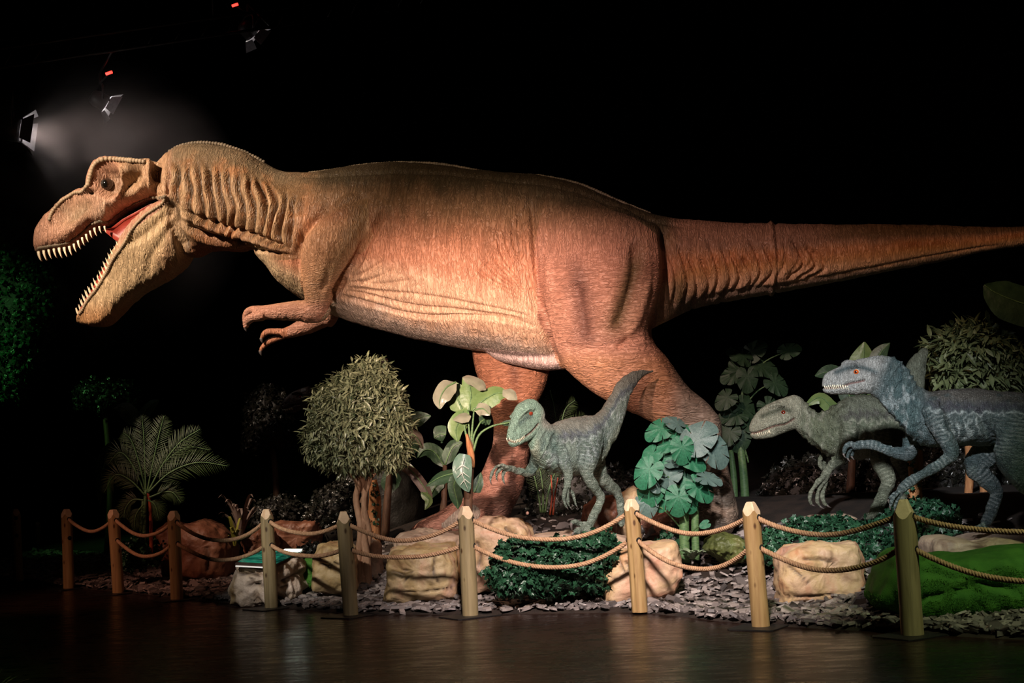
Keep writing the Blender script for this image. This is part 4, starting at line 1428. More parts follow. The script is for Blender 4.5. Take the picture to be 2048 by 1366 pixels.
def panel(k0, k1, lift, th, nm, mat, u0=0, u1=1):
    q = lambda a, b: (fl * (1 - a) + fr * a) * (1 - b) + (bl * (1 - a) + br * a) * b
    mb = MB()
    Rr = [[q(u0, k0) + up * z, q(u1, k0) + up * z, q(u1, k1) + up * z, q(u0, k1) + up * z] for z in (lift, lift + th)]
    mb.rings(Rr)
    return mb.build(nm, mat, sign, smooth=False)


def sign_mat():
    m, nt, b = new_mat('sign_print')
    tc = N(nt, 'ShaderNodeTexCoord')
    mp = N(nt, 'ShaderNodeMapping'); mp.inputs['Scale'].default_value = (1.5, 5.5, 4)
    nt.links.new(tc.outputs['Object'], mp.inputs[0])
    nz = N(nt, 'ShaderNodeTexNoise', Scale=2.4, Detail=1.0, Distortion=.8); nt.links.new(mp.outputs[0], nz.inputs['Vector'])
    c = ramp(nt, nz.outputs[0], [(.35, (.008, .10, .08)), (.45, (.03, .42, .26)), (.52, (.01, .2, .16)), (.6, (.10, .55, .36)), (.7, (.02, .10, .10))])
    nt.links.new(c, b.inputs['Base Color']); b.inputs['Roughness'].default_value = .25
    nt.links.new(c, b.inputs['Emission Color']); b.inputs['Emission Strength'].default_value = .16
    return m


panel(0, 1, -.02, .025, 'panel_frame', noisy('sign_frame', [(.3, (.05, .03, .025)), (.7, (.09, .06, .05))], 10, .4, 0))
panel(.08, .93, .007, .004, 'panel_print', sign_mat(), .03, .97)
m, nt, b = new_mat('lamp_white'); b.inputs['Emission Color'].default_value = (.92, 1, .82, 1); b.inputs['Emission Strength'].default_value = 14
tag(panel(.91, .96, .012, .012, 'lamp_strip', m, .60, .95), 'glowing white lamp')
m2, nt, b = new_mat('edge_glow'); b.inputs['Emission Color'].default_value = (1, .95, .85, 1); b.inputs['Emission Strength'].default_value = .5
tag(panel(-.015, .01, -.035, .012, 'glowing_edge', m2, .02, .75), 'glowing lower edge')  # front edge strip given a faint emission


# ------------------------------------------------------------------ raptors
def raptor(cfg):
    c = Creature(*cfg['plane'])
    bx = c.pt(*cfg['base'])
    base = tuple(float(x) for x in bx)
    root = thing('raptor_model', cfg['label'], 'dinosaur', base, 'raptor models')
    c.loft(cfg['body'], m=26, n=5)
    c.loft(cfg['head'], m=24, n=5)
    for L in cfg['limbs']:
        c.limb(L, m=14, n=5)
    for L in cfg['digits']:
        c.limb(L, m=9, n=4)
    c.remesh(cfg.get('voxel', .0085), 4)
    u, v, o = c.u, c.v, c.o
    S = cfg['s']
    side = sm(.02, .05, np.abs(o))
    # mouth, brow, socket, nostril
    c.ridge(cfg['mouth'], 2.4, -.022, fade=False)
    if len(cfg['brow']) > 1:
        c.ridge(cfg['brow'], 3.0, .034)
    ex, ey = cfg['eye'][:2]
    c.disp += -.026 * side * np.exp(-(((u - ex) / 9) ** 2 + ((v - ey) / 7) ** 2) ** 1.5)
    nx, ny = cfg['nostril']
    c.disp += -.012 * np.exp(-(((u - nx) / 3) ** 2 + ((v - ny) / 2.4) ** 2))
    for pl, wd, am in cfg.get('relief', ()):
        c.ridge(pl, wd, am)
    hm = cfg['headmask'](u, v)
    # wrinkled neck and flank
    ph = cfg['fold'](u, v)
    nm = cfg['neckmask'](u, v)
    c.disp += -.022 * nm * (np.abs(np.sin(ph + 2 * fbm(np.stack([u / 20, v / 20, o * 5], 1), 2))) ** .6 - .5)
    X = (c.V - c.A) @ c.t
    Q = np.stack([X, o, c.V[:, 2]], 1)
    c.disp += .010 * fbm(Q * np.array((26, 14, 14)), 3) * (1 - .5 * hm) + .014 * fbm(Q * 7, 2) * (1 - hm)
    c.apply()
    # paint
    n1 = fbm(Q * 5 + 3, 3); n2 = fbm(Q * np.array((26, 6, 7)) + 9, 3); n3 = fbm(Q * 24, 2)
    tops = np.interp(u, cfg['tx'], cfg['ty']); bots = np.interp(u, cfg['tx'], cfg['by'])
    h = np.clip((v - tops) / (bots - tops), -.2, 1.2) + .05 * n2
    K = cfg['cols']
    col = np.tile(np.array(K['base'], float), (len(u), 1))
    col = paint(col, K['back'], 1 - sm(.12, .4, h))
    col = paint(col, K['belly'], sm(.75, 1.0, h) * .7)
    # dark lightning band along the flank with pale edges
    zz = .30 + .035 * (2 * np.abs(((X * 9 + 1.5 * n1) % 1) - .5) - .5) * 2
    bandm = (1 - hm) * cfg['bandmask'](u, v)
    col = paint(col, K['band'], gs(h, zz, .085) * bandm * .9)
    col = paint(col, K['pale'], gs(h, zz + .11, .022) * bandm * .75)
    # vertical pale stripes under the band and across limbs
    st = np.abs(np.sin(X * 40 + 5.5 * n1 + 2.5 * vnoise(Q * 9) + 1.5 * vnoise(Q * 21))) ** 8 * sm(-.3, .4, vnoise(Q * 6 + 31))
    col = paint(col, K['pale'], st * bandm * sm(.42, .5, h) * (1 - sm(.8, 1.0, h)) * .85)
    lm = cfg['limbmask'](u, v, o, h)
    u2, v2 = proj(c.V)
    st2 = np.zeros(len(u)); lmk = np.zeros(len(u))
    for L in cfg['limbs'] + cfg['digits']:
        poly = [(q[0], q[1]) for q in L]
        tot = sum(math.dist(poly[i], poly[i + 1]) for i in range(len(poly) - 1))
        dd, t = seg_dist(u2, v2, poly)
        cum = np.concatenate([[0], np.cumsum([math.dist(poly[i], poly[i + 1]) for i in range(len(poly) - 1)])]) / tot
        oo = np.interp(t, cum, [q[2] for q in L]); rr = np.interp(t, cum, [q[3] for q in L])
        mk = (dd < rr * S * 1.15) & (np.abs(o - oo) < rr * 1.5)
        ln = t * tot
        w = np.abs(np.sin(ln / 2.6 + 1.6 * fbm(Q * 9, 2) + .8 * vnoise(Q * 26))) ** 3 * sm(-.55, .25, vnoise(Q * 8 + 12))
        st2[mk] = w[mk]; lmk[mk] = 1
    lm = np.clip(lmk, 0, 1) * sm(cfg['limbtop'] - 15, cfg['limbtop'] + 15, v)
    col = paint(col, K['dark'], lm * (1 - st2) * .4)
    col = paint(col, K['pale'], lm * st2 * cfg.get('stripe', .4))
    # mottled neck
    col = paint(col, K['teal'], nm * .7)
    col = paint(col, K['pale'], nm * sm(.12, .5, fbm(Q * np.array((16, 10, 9)) + 77, 3)) * .65)
    col = paint(col, K['dark'], nm * sm(.0, .5, n2) * .7)
    # head
    col = paint(col, K['head'], hm * (1 - .2 * sm(0, .6, n3)))
    if len(cfg['eyeband']) > 1:
        dd, _ = seg_dist(u, v, smooth_poly(cfg['eyeband']))
        col = paint(col, K['dark'], gs(dd, 0, 5.5) * hm * .85)
    dd, _ = seg_dist(u, v, smooth_poly(cfg['mouth']))
    col = paint(col, (.16, .05, .04), gs(dd, 0, 1.7) * .9)
    col = paint(col, K['dark'], sm(.15, .6, fbm(Q * 13 + 50, 3)) * .5 * (1 - .6 * hm))
    col = col * (1 + .22 * n3 + .2 * n1)[:, None]
    limb = np.clip(lm + nm * .0, 0, 1)
    c.finish('body', cfg['mat'], root, col, limb)
    # teeth, eyes, claws
    tooth = cone_mesh('tooth', cfg.get('toothlen', .034), .0058, .2, 6, 4)
    tooth.materials.append(M['tooth'])
    P2 = along(cfg['teeth'], cfg.get('toothstep', 3.6))

    def surf(a, b, s):
        m = (np.abs(u - a) < 4) & (np.abs(v - b) < 4) & (o * s > 0)
        idx = np.nonzero(m)[0]
        if not len(idx):
            return None
        return c.V[idx[np.argmax(c.V[idx] @ c.w * s)]]
    for s in (-1, 1):
        q = [surf(a, b, s) for a, b in P2]
        q = np.array([x for x in q if x is not None])
        for _ in range(3):
            q[1:-1] = (q[:-2] + 2 * q[1:-1] + q[2:]) / 4
        for x in q:
            inst('tooth', tooth, root, orient(x + np.array((0, 0, .006)) - c.w * s * .004, np.array((0, 0, -1)) + c.w * s * .12 + c.t * cfg.get('lean', .1), c.t, random.uniform(.85, 1.05)))
    em = cfg['eyemat']
    for s in (-1, 1):
        q = surf(ex, ey, s)
        if q is not None:
            eye(root, q - c.w * s * cfg.get('eyein', .014), c.w * s - c.t * .35 + np.array((0, 0, .08)), cfg['eye'][2], em)
    cl = cone_mesh('claw', .07, .016, .45, 7, 6)
    cl.materials.append(M['claw'])
    for (a, b, oo, dx, dz, sc) in cfg['claws']:
        inst('claw', cl, root, orient(c.pt(a, b, oo), c.t * dx + np.array((0, 0, dz)), c.t if dz < -.7 else np.array((0, 0, -1)), sc))
    return c, root


raptor_skin = skin_mat('raptor_skin', .48, 75, .018, 1.0, 60)
eye_or = eye_mat('raptor_eye_orange', (.02, .006, .004), (.42, .075, .015), (.5, .42, .32), .93, .62, .034)
eye_rd = eye_mat('raptor_eye_red', (.02, .005, .004), (.15, .022, .01), (.12, .06, .04), .95, .55, .03)


def foot(x, y, o, r=.045, L=20):
    """three toes forward (to the left) from an ankle pad"""
    return [[(x, y - 9, o, r), (x - L * .45, y - 5, o + k, r * .8), (x - L, y - 3, o + 1.5 * k, r * .6), (x - L * 1.25, y - 1, o + 1.6 * k, r * .3)] for k in (-.06, .0, .06)]


# --- blue raptor at the right edge
cC = dict(plane=(1643, 14.7, 2048, 14.3), base=(1975, 1062), s=206, limbtop=820,
          label='blue-grey raptor model with an orange eye at the right edge of the picture',
          body=[(1745, 716, 1738, 786, .09), (1775, 711, 1757, 800, .115), (1800, 721, 1776, 825, .12), (1822, 746, 1795, 848, .13), (1838, 770, 1815, 870, .16),
                (1865, 782, 1842, 890, .22), (1900, 778, 1882, 895, .27), (1940, 777, 1932, 891, .29), (1985, 781, 1980, 892, .28), (2030, 783, 2030, 895, .26),
                (2080, 788, 2080, 890, .22), (2150, 788, 2150, 855, .15), (2300, 770, 2300, 800, .07), (2450, 745, 2450, 752, .02)],
          head=[(1644, 761, 1644, 778, .025, 0, 2.6, .1), (1650, 749, 1652, 787, .05, 0, 2.8, .12), (1665, 739, 1668, 789, .066, 0, 2.8, .15), (1685, 731, 1690, 789, .078, 0, 2.8, .15),
                (1705, 722, 1710, 790, .092, 0, 2.8, .1), (1728, 716, 1725, 789, .108, 0, 2.6, .05), (1755, 711, 1748, 789, .112, 0, 2.4, .0), (1780, 712, 1765, 797, .105, 0, 2.2, 0)],
          limbs=[[(1862, 810, -.20, .10), (1874, 838, -.27, .115), (1890, 875, -.30, .09), (1903, 905, -.32, .075), (1893, 918, -.32, .062), (1855, 943, -.30, .05), (1820, 965, -.28, .045), (1806, 976, -.27, .046), (1793, 990, -.26, .035)],
                 [(1830, 860, .2, .09), (1822, 890, .25, .08), (1816, 908, .26, .07), (1790, 904, .25, .055), (1755, 892, .24, .045), (1735, 889, .24, .045), (1718, 890, .24, .05), (1705, 893, .24, .04)],
                 [(2045, 820, -.16, .24, .6), (2035, 870, -.26, .24, .6), (2030, 920, -.3, .18, .7), (2040, 950, -.3, .12), (2075, 985, -.3, .09), (2105, 1005, -.3, .075), (2092, 1035, -.3, .065), (2080, 1058, -.3, .06)],
                 [(2010, 850, .14, .2, .6), (1975, 900, .2, .15, .7), (1948, 932, .22, .105), (1968, 955, .22, .085), (1990, 978, .22, .068), (1993, 992, .22, .062), (1983, 1020, .22, .055), (1972, 1048, .22, .06)]],
          digits=[[(1800, 982, -.29, .026), (1790, 992, -.31, .024), (1783, 1004, -.32, .022), (1780, 1014, -.32, .015)], [(1803, 984, -.26, .026), (1795, 998, -.26, .024), (1790, 1010, -.26, .02), (1789, 1018, -.26, .014)], [(1800, 980, -.22, .024), (1787, 988, -.21, .022), (1778, 998, -.21, .018)],
                  [(1712, 889, .22, .03), (1698, 888, .21, .028), (1690, 896, .20, .026), (1687, 908, .20, .018)], [(1712, 892, .26, .03), (1702, 896, .27, .027), (1696, 905, .27, .024), (1695, 916, .27, .016)], [(1712, 894, .30, .028), (1706, 900, .31, .025), (1703, 912, .31, .016)]] + foot(1972, 1060, .22) + foot(2080, 1066, -.3),
          mouth=[(1642, 776), (1660, 776), (1682, 774), (1700, 767), (1716, 764), (1728, 761)], brow=[(1680, 731), (1700, 726), (1718, 728)], eye=(1710, 741, .034), nostril=(1652, 757),
          eyeband=[(1672, 745), (1695, 736), (1716, 734), (1735, 738), (1752, 745)],
          headmask=lambda u, v: (1 - sm(1738, 1775, u + (v - 750) * .3)) * (v < 800), neckmask=lambda u, v: sm(1738, 1800, u) * (1 - sm(1820, 1880, u)) * (v < 895),
          fold=lambda u, v: (u * .9 + v * .55) / 6.0, bandmask=lambda u, v: sm(1820, 1860, u), limbmask=lambda u, v, o, h: np.clip(((np.abs(o) > .24) & (v > 820)) * 1.0 + sm(898, 910, v), 0, 1),
          relief=[([(1755, 790), (1790, 830), (1830, 870)], 5, .02), ([(1880, 800), (1895, 830), (1905, 870)], 6, -.03), ([(1950, 810), (1975, 860), (1995, 900)], 7, -.04), ([(1745, 745), (1752, 770), (1748, 788)], 4, -.02)],
          tx=[1640, 1750, 1800, 1840, 1900, 2050, 2450], ty=[760, 711, 722, 772, 778, 783, 745], by=[790, 800, 845, 885, 895, 895, 752],
          cols=dict(base=(.085, .112, .12), back=(.10, .095, .09), belly=(.11, .15, .16), band=(.06, .06, .08), pale=(.44, .50, .53), dark=(.03, .06, .07), teal=(.065, .12, .13), head=(.36, .37, .365)),
          teeth=[(1645, 775), (1660, 775), (1682, 773), (1694, 769)], toothstep=4.3, toothlen=.05, eyemat=eye_or, eyein=.012,
          claws=[(1780, 1012, -.32, -.2, -1, .6), (1789, 1016, -.26, 0, -1, .6), (1777, 999, -.21, -.3, -1, .6), (1687, 907, .20, 0, -1, .7), (1695, 915, .27, .1, -1, .7), (1703, 911, .31, .1, -1, .7),
                 (1948, 1057, .12, -.9, -.4, .7), (1948, 1057, .22, -.9, -.4, .7), (1948, 1057, .31, -.9, -.4, .7)], mat=raptor_skin)
RC, rc_root = raptor(cC)

# --- grey-green raptor behind it
cB = dict(plane=(1497, 17.0, 1850, 16.9), base=(1758, 1030), s=176, limbtop=850,
          label='grey-green raptor model stooping behind the blue raptor with hands hanging down',
          body=[(1590, 792, 1588, 857, .1), (1612, 803, 1604, 872, .11), (1634, 824, 1628, 892, .14), (1660, 815, 1652, 910, .22), (1695, 793, 1682, 918, .29), (1735, 790, 1727, 918, .32), (1775, 793, 1772, 915, .3),
                (1800, 780, 1818, 895, .24), (1806, 755, 1842, 838, .17), (1813, 733, 1846, 780, .12), (1826, 712, 1852, 738, .075), (1842, 697, 1857, 708, .035), (1850, 694, 1855, 697, .012)],
          head=[(1498, 853, 1499, 869, .025, 0, 2.6, .1), (1503, 840, 1508, 878, .055, 0, 2.8, .12), (1516, 822, 1525, 878, .075, 0, 2.8, .15), (1536, 808, 1545, 875, .088, 0, 2.8, .12), (1560, 798, 1565, 867, .102, 0, 2.6, .08),
                (1588, 790, 1590, 859, .115, 0, 2.4, 0), (1608, 799, 1600, 869, .105, 0, 2.2, 0)],
          limbs=[[(1702, 850, -.24, .12), (1694, 885, -.3, .10), (1684, 912, -.32, .08), (1668, 925, -.32, .06), (1656, 942, -.31, .045), (1650, 955, -.31, .045)],
                 [(1680, 880, .2, .09), (1676, 905, .24, .07), (1664, 902, .25, .05), (1652, 906, .25, .04)],
                 [(1785, 825, -.16, .22, .6), (1768, 870, -.28, .20, .6), (1760, 912, -.32, .12), (1766, 935, -.32, .095), (1776, 960, -.32, .085), (1768, 985, -.32, .075), (1756, 1015, -.32, .075), (1752, 1030, -.32, .075)],
                 [(1790, 850, .2, .2), (1800, 910, .25, .12), (1818, 960, .25, .085), (1806, 1000, .25, .075), (1798, 1030, .25, .075)]],
          digits=[[(1650, 952, -.34, .03), (1634, 966, -.36, .028), (1623, 982, -.37, .027), (1619, 998, -.37, .024), (1623, 1009, -.36, .014)], [(1652, 956, -.31, .03), (1640, 974, -.31, .028), (1634, 992, -.31, .026), (1635, 1005, -.31, .022), (1641, 1014, -.31, .013)],
                  [(1654, 956, -.27, .03), (1648, 974, -.26, .028), (1645, 992, -.26, .026), (1648, 1004, -.26, .022), (1655, 1012, -.26, .013)],
                  [(1654, 903, .22, .032), (1643, 911, .2, .03), (1640, 927, .2, .028), (1645, 940, .2, .016)], [(1656, 906, .27, .032), (1648, 918, .28, .03), (1648, 934, .28, .026), (1655, 946, .28, .015)]] + foot(1752, 1036, -.32, .05) + foot(1798, 1036, .25, .05),
          mouth=[(1496, 866), (1510, 866), (1528, 860), (1550, 852), (1572, 848), (1588, 838)], brow=[(1535, 815), (1556, 810), (1572, 814)], eye=(1564, 821, .03), nostril=(1506, 852),
          eyeband=[(1525, 832), (1545, 824), (1564, 818), (1580, 822)],
          headmask=lambda u, v: (1 - sm(1590, 1615, u + (v - 830) * .2)) * (v < 885), neckmask=lambda u, v: sm(1592, 1615, u) * (1 - sm(1660, 1700, u)) * (v < 920),
          fold=lambda u, v: (u * .9 - v * .1) / 4.6, bandmask=lambda u, v: sm(1640, 1690, u), limbmask=lambda u, v, o, h: np.clip(((np.abs(o) > .27) & (v > 850)) * 1.0 + sm(922, 932, v), 0, 1) * .8,
          relief=[([(1596, 850), (1630, 880), (1660, 905)], 4, .02), ([(1745, 830), (1738, 870), (1748, 905)], 6, -.03), ([(1660, 830), (1675, 815), (1690, 800)], 4, -.02)],
          tx=[1495, 1590, 1634, 1660, 1700, 1775, 1860], ty=[845, 790, 824, 815, 792, 792, 790], by=[872, 860, 895, 912, 918, 915, 900],
          cols=dict(base=(.20, .24, .175), back=(.18, .205, .16), belly=(.34, .37, .28), band=(.115, .115, .11), pale=(.42, .44, .36), dark=(.065, .08, .055), teal=(.17, .20, .13), head=(.37, .385, .30)),
          teeth=[(1500, 867), (1512, 866), (1528, 861), (1540, 857)], toothstep=4.0, toothlen=.046, eyemat=eye_rd, eyein=.012,
          claws=[(1622, 1007, -.36, .5, -.8, .75), (1640, 1012, -.31, .5, -.8, .75), (1654, 1010, -.26, .5, -.8, .75), (1645, 938, .2, .6, -.6, .7), (1655, 944, .28, .6, -.6, .7),
                 (1726, 1034, -.42, -.9, -.4, .7), (1726, 1034, -.32, -.9, -.4, .7), (1726, 1034, -.22, -.9, -.4, .7)], mat=raptor_skin)
RB, rb_root = raptor(cB)

# --- green raptor in the middle, turned towards the viewer
cA = dict(plane=(1040, 15.8, 1240, 16.75), base=(1185, 1062), s=185, limbtop=870, stripe=.25, voxel=.0075,
          label='green raptor model with raised tail standing on a rock ledge in the middle',
          body=[(1082, 815, 1056, 868, .085), (1088, 838, 1062, 892, .10), (1102, 850, 1074, 918, .135), (1120, 841, 1094, 938, .18), (1144, 835, 1124, 948, .205), (1170, 832, 1158, 950, .20), (1192, 829, 1187, 935, .18),
                (1206, 818, 1212, 900, .15), (1216, 803, 1230, 866, .12), (1226, 783, 1244, 830, .095), (1238, 764, 1255, 798, .08), (1254, 748, 1268, 773, .062), (1274, 741, 1284, 754, .042), (1306, 740, 1307, 744, .008)],
          head=[(1082, 814, 1078, 862, .085, 0, 2.4, 0), (1064, 798, 1068, 872, .105, 0, 2.6, .0), (1047, 802, 1055, 881, .10, 0, 2.8, .1), (1034, 814, 1042, 888, .085, 0, 2.8, .12), (1025, 836, 1033, 892, .068, 0, 2.8, .12), (1018, 858, 1025, 894, .05, 0, 2.8, .1), (1015, 873, 1018, 888, .028, 0, 2.4, 0)],
          limbs=[[(1186, 850, -.12, .12, .7), (1184, 885, -.2, .15, .7), (1178, 920, -.22, .12, .8), (1174, 945, -.22, .078), (1182, 965, -.22, .062), (1196, 985, -.21, .055), (1201, 996, -.21, .052), (1193, 1020, -.21, .045), (1182, 1045, -.21, .045), (1177, 1056, -.21, .05)],
                 [(1190, 905, .08, .13, .7), (1196, 945, .1, .10), (1212, 965, .1, .075), (1230, 980, .1, .06), (1237, 992, .1, .052), (1241, 1012, .1, .046), (1246, 1034, .1, .05)],
                 [(1118, 900, -.14, .08), (1127, 925, -.2, .07), (1135, 945, -.22, .055), (1135, 962, -.22, .042), (1134, 975, -.22, .038)],
                 [(1076, 905, .14, .075), (1067, 925, .18, .062), (1061, 944, .2, .052), (1045, 944, .2, .044), (1025, 938, .2, .036), (1014, 936, .2, .036)]],
          digits=[[(1133, 972, -.24, .024), (1128, 990, -.25, .022), (1129, 1006, -.25, .019), (1134, 1016, -.25, .010)], [(1134, 974, -.22, .024), (1135, 993, -.22, .022), (1137, 1008, -.22, .018), (1141, 1016, -.22, .010)], [(1136, 972, -.19, .024), (1145, 987, -.18, .022), (1150, 1003, -.18, .018), (1153, 1013, -.18, .010)],
                  [(1016, 934, .18, .024), (1002, 930, .17, .022), (989, 937, .17, .02), (982, 952, .17, .015), (981, 964, .17, .008)], [(1016, 936, .21, .024), (1003, 935, .21, .022), (994, 945, .21, .018), (993, 958, .21, .008)], [(1018, 938, .23, .024), (1010, 942, .24, .022), (1006, 952, .24, .018), (1008, 966, .24, .008)]]
          + [[(1177, 1052, -.21, .045), (1166, 1058, -.24, .04), (1154, 1063, -.26, .034), (1148, 1066, -.27, .016)], [(1180, 1054, -.21, .045), (1176, 1061, -.28, .04), (1175, 1065, -.34, .026)], [(1172, 1050, -.19, .04), (1160, 1048, -.18, .035), (1150, 1044, -.18, .03), (1143, 1046, -.18, .014)],
             [(1246, 1030, .1, .045), (1236, 1040, .07, .036), (1226, 1046, .05, .02)], [(1246, 1032, .1, .045), (1244, 1044, .02, .036), (1242, 1050, -.03, .02)]],
          mouth=[(1014, 878), (1024, 884), (1038, 882), (1054, 872), (1066, 862), (1078, 848)], brow=[(1037, 838), (1047, 826), (1060, 818), (1070, 822)], eye=(1061, 829, .028), nostril=(1027, 864),
          eyeband=[(1042, 846), (1052, 836), (1064, 832)],
          headmask=lambda u, v: (1 - sm(1078, 1092, u + (v - 830) * .25)) * (v < 898), neckmask=lambda u, v: sm(1070, 1085, u) * (1 - sm(1105, 1130, u)) * (v < 945) * sm(850, 870, v),
          fold=lambda u, v: (u * .8 + v * .35) / 4.6, bandmask=lambda u, v: sm(1090, 1120, u), limbmask=lambda u, v, o, h: np.clip(sm(945, 955, v) + ((u > 1168) & (u < 1215) & (v > 860)) * .6 + ((u < 1070) & (v > 915)) * .7, 0, 1) * .8,
          relief=[([(1176, 850), (1170, 890), (1162, 930)], 5, -.03), ([(1110, 860), (1106, 900), (1112, 935)], 5, -.02), ([(1044, 838), (1036, 855), (1030, 868)], 4, -.015)],
          tx=[1015, 1040, 1064, 1090, 1110, 1170, 1195, 1215, 1240, 1308], ty=[872, 806, 798, 845, 846, 832, 826, 805, 762, 740], by=[890, 892, 880, 900, 942, 950, 935, 900, 860, 760],
          cols=dict(base=(.20, .265, .235), back=(.21, .225, .20), belly=(.30, .35, .27), band=(.11, .13, .16), pale=(.44, .52, .54), dark=(.06, .105, .10), teal=(.13, .21, .18), head=(.20, .33, .27)),
          teeth=[(1016, 880), (1024, 884), (1038, 881), (1050, 874)], toothstep=3.6, toothlen=.04, lean=.0, eyemat=eye_rd, eyein=.012,
          claws=[(1148, 1065, -.27, -.8, -.5, .8), (1174, 1064, -.34, -.3, -.8, .8), (1143, 1046, -.18, -.3, -.9, 1.2), (981, 962, .17, 0, -1, .6), (993, 956, .21, .1, -1, .5), (1008, 964, .24, .2, -1, .5),
                 (1134, 1014, -.25, .2, -1, .5), (1141, 1014, -.22, .2, -1, .5), (1153, 1011, -.18, .2, -1, .5)], mat=raptor_skin)
RA, ra_root = raptor(cA)


def copy_tree(root, delta, label):
    r = root.copy()
    COL.objects.link(r)
    r.location = Vector(root.location) + Vector(delta)
    r['label'] = label
    for ch in list(root.children):
        k = ch.copy()
        COL.objects.link(k)
        k.parent = r
    return r


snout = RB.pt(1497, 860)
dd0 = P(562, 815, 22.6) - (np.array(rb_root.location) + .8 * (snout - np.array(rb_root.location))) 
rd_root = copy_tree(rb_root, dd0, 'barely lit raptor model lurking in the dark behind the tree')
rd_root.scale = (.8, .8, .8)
# dimness behind the tree is put into a darker brown skin colour
dk = noisy('raptor_skin_dimmed', [(.3, (.018, .009, .006)), (.7, (.05, .024, .016))], 8, .5, .6, 40, .015)
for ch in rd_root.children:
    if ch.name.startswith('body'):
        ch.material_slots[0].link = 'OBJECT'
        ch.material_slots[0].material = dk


# ------------------------------------------------------------------ plants
M['leaf_ficus'] = leaf_mat('ficus_leaf', (.022, .042, .016), (.25, .265, .15), .34)
M['leaf_olive'] = leaf_mat('olive_leaf', (.05, .075, .03), (.17, .20, .09), .5)
M['leaf_banana'] = leaf_mat('banana_leaf', (.055, .13, .035), (.16, .235, .085), .4)
M['leaf_pale'] = leaf_mat('banana_leaf_pale', (.15, .16, .10), (.27, .26, .19), .33)  # pale leaf tone with greyish sheen put into the colour
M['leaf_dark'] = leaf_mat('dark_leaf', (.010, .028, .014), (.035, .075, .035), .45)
M['leaf_monstera'] = leaf_mat('monstera_leaf', (.010, .065, .032), (.03, .17, .085), .4)
M['leaf_monstera_b'] = leaf_mat('monstera_leaf_blue', (.045, .085, .08), (.10, .16, .14), .4)
M['leaf_palm'] = leaf_mat('palm_leaf', (.012, .028, .008), (.045, .075, .022), .5)
M['leaf_ivy'] = leaf_mat('ivy_leaf', (.005, .018, .009), (.022, .085, .04), .4)
M['leaf_purple'] = leaf_mat('purple_leaf', (.07, .045, .04), (.17, .12, .10), .5)
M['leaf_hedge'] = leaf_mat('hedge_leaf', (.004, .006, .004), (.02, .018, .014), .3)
M['bark_orange'] = noisy('bark_orange', [(.3, (.28, .10, .035)), (.7, (.52, .24, .10))], 9, .75, .7, 30, .015, stretch=(3, 3, .6))
M['bark_pink'] = noisy('bark_pink', [(.3, (.28, .15, .09)), (.7, (.46, .27, .17))], 9, .75, .6, 30, .012, stretch=(3, 3, .6))
M['stem_green'] = noisy('stem_green', [(.3, (.05, .12, .05)), (.7, (.16, .26, .10))], 8, .45, .3, 30, .005, stretch=(3, 3, 12))
M['stem_dark'] = noisy('stem_dark', [(.3, (.06, .03, .018)), (.7, (.14, .07, .04))], 8, .6, .5, 30, .01, stretch=(3, 3, .6))
M['stem_red'] = noisy('stem_red', [(.3, (.25, .03, .015)), (.7, (.42, .08, .03))], 8, .5, .3)
M['alocasia'] = leaf_mat('alocasia_leaf', (.03, .10, .06), (.14, .22, .17), .3)
M['vein'] = noisy('leaf_vein', [(.3, (.55, .55, .48)), (.7, (.7, .68, .62))], 9, .5, 0)

CAMDIR = np.array((0.0, -1.0, 0.12))


def leaf_geo(L, W, n=4, droop=.15, fold=.2, sharp=.9):
    V, Fc = [], []
    for i in range(n + 1):
        t = i / n
        w = W * math.sin(math.pi * min(1, t ** sharp)) + .0005
        z = -droop * L * t * t
        V += [(L * t, w, z + fold * w), (L * t, 0, z), (L * t, -w, z + fold * w)]
    for i in range(n):
        a = 3 * i
        Fc += [(a, a + 1, a + 4, a + 3), (a + 1, a + 2, a + 5, a + 4)]
    return np.array(V), Fc


def ivy_geo(r):
    a = [0, .55, .9, 1.5, 2.0, 2.6, math.pi]
    R = [1.0, .55, .85, .5, .72, .45, .25]
    pts = [(r * R[i] * math.cos(a[i]), r * R[i] * math.sin(a[i]), .0) for i in range(7)]
    pts += [(x, -y, z) for x, y, z in pts[1:-1]][::-1]
    V = [(0, 0, .12 * r)] + pts
    return np.array(V), [(0, i + 1, (i + 1) % len(pts) + 1) for i in range(len(pts))]


def unit(a):
    return a / (np.linalg.norm(a, axis=-1, keepdims=True) + 1e-9)


def scatter(mb, geo, pos, dirv, nrm, scale):
    V, Fc = geo
    d = unit(np.asarray(dirv, float))
    n = np.asarray(nrm, float)
    n = unit(n - d * (n * d).sum(1, keepdims=True))
    s = np.cross(n, d)
    W = (pos[:, None, :] + scale[:, None, None] * (V[None, :, 0:1] * d[:, None] + V[None, :, 1:2] * s[:, None] + V[None, :, 2:3] * n[:, None]))
    k = len(V)
    base = mb.n
    mb.v.append(W.reshape(-1, 3))
    for i in range(len(pos)):
        o = base + i * k
        mb.f.extend([tuple(j + o for j in f) for f in Fc])
    mb.n += len(pos) * k


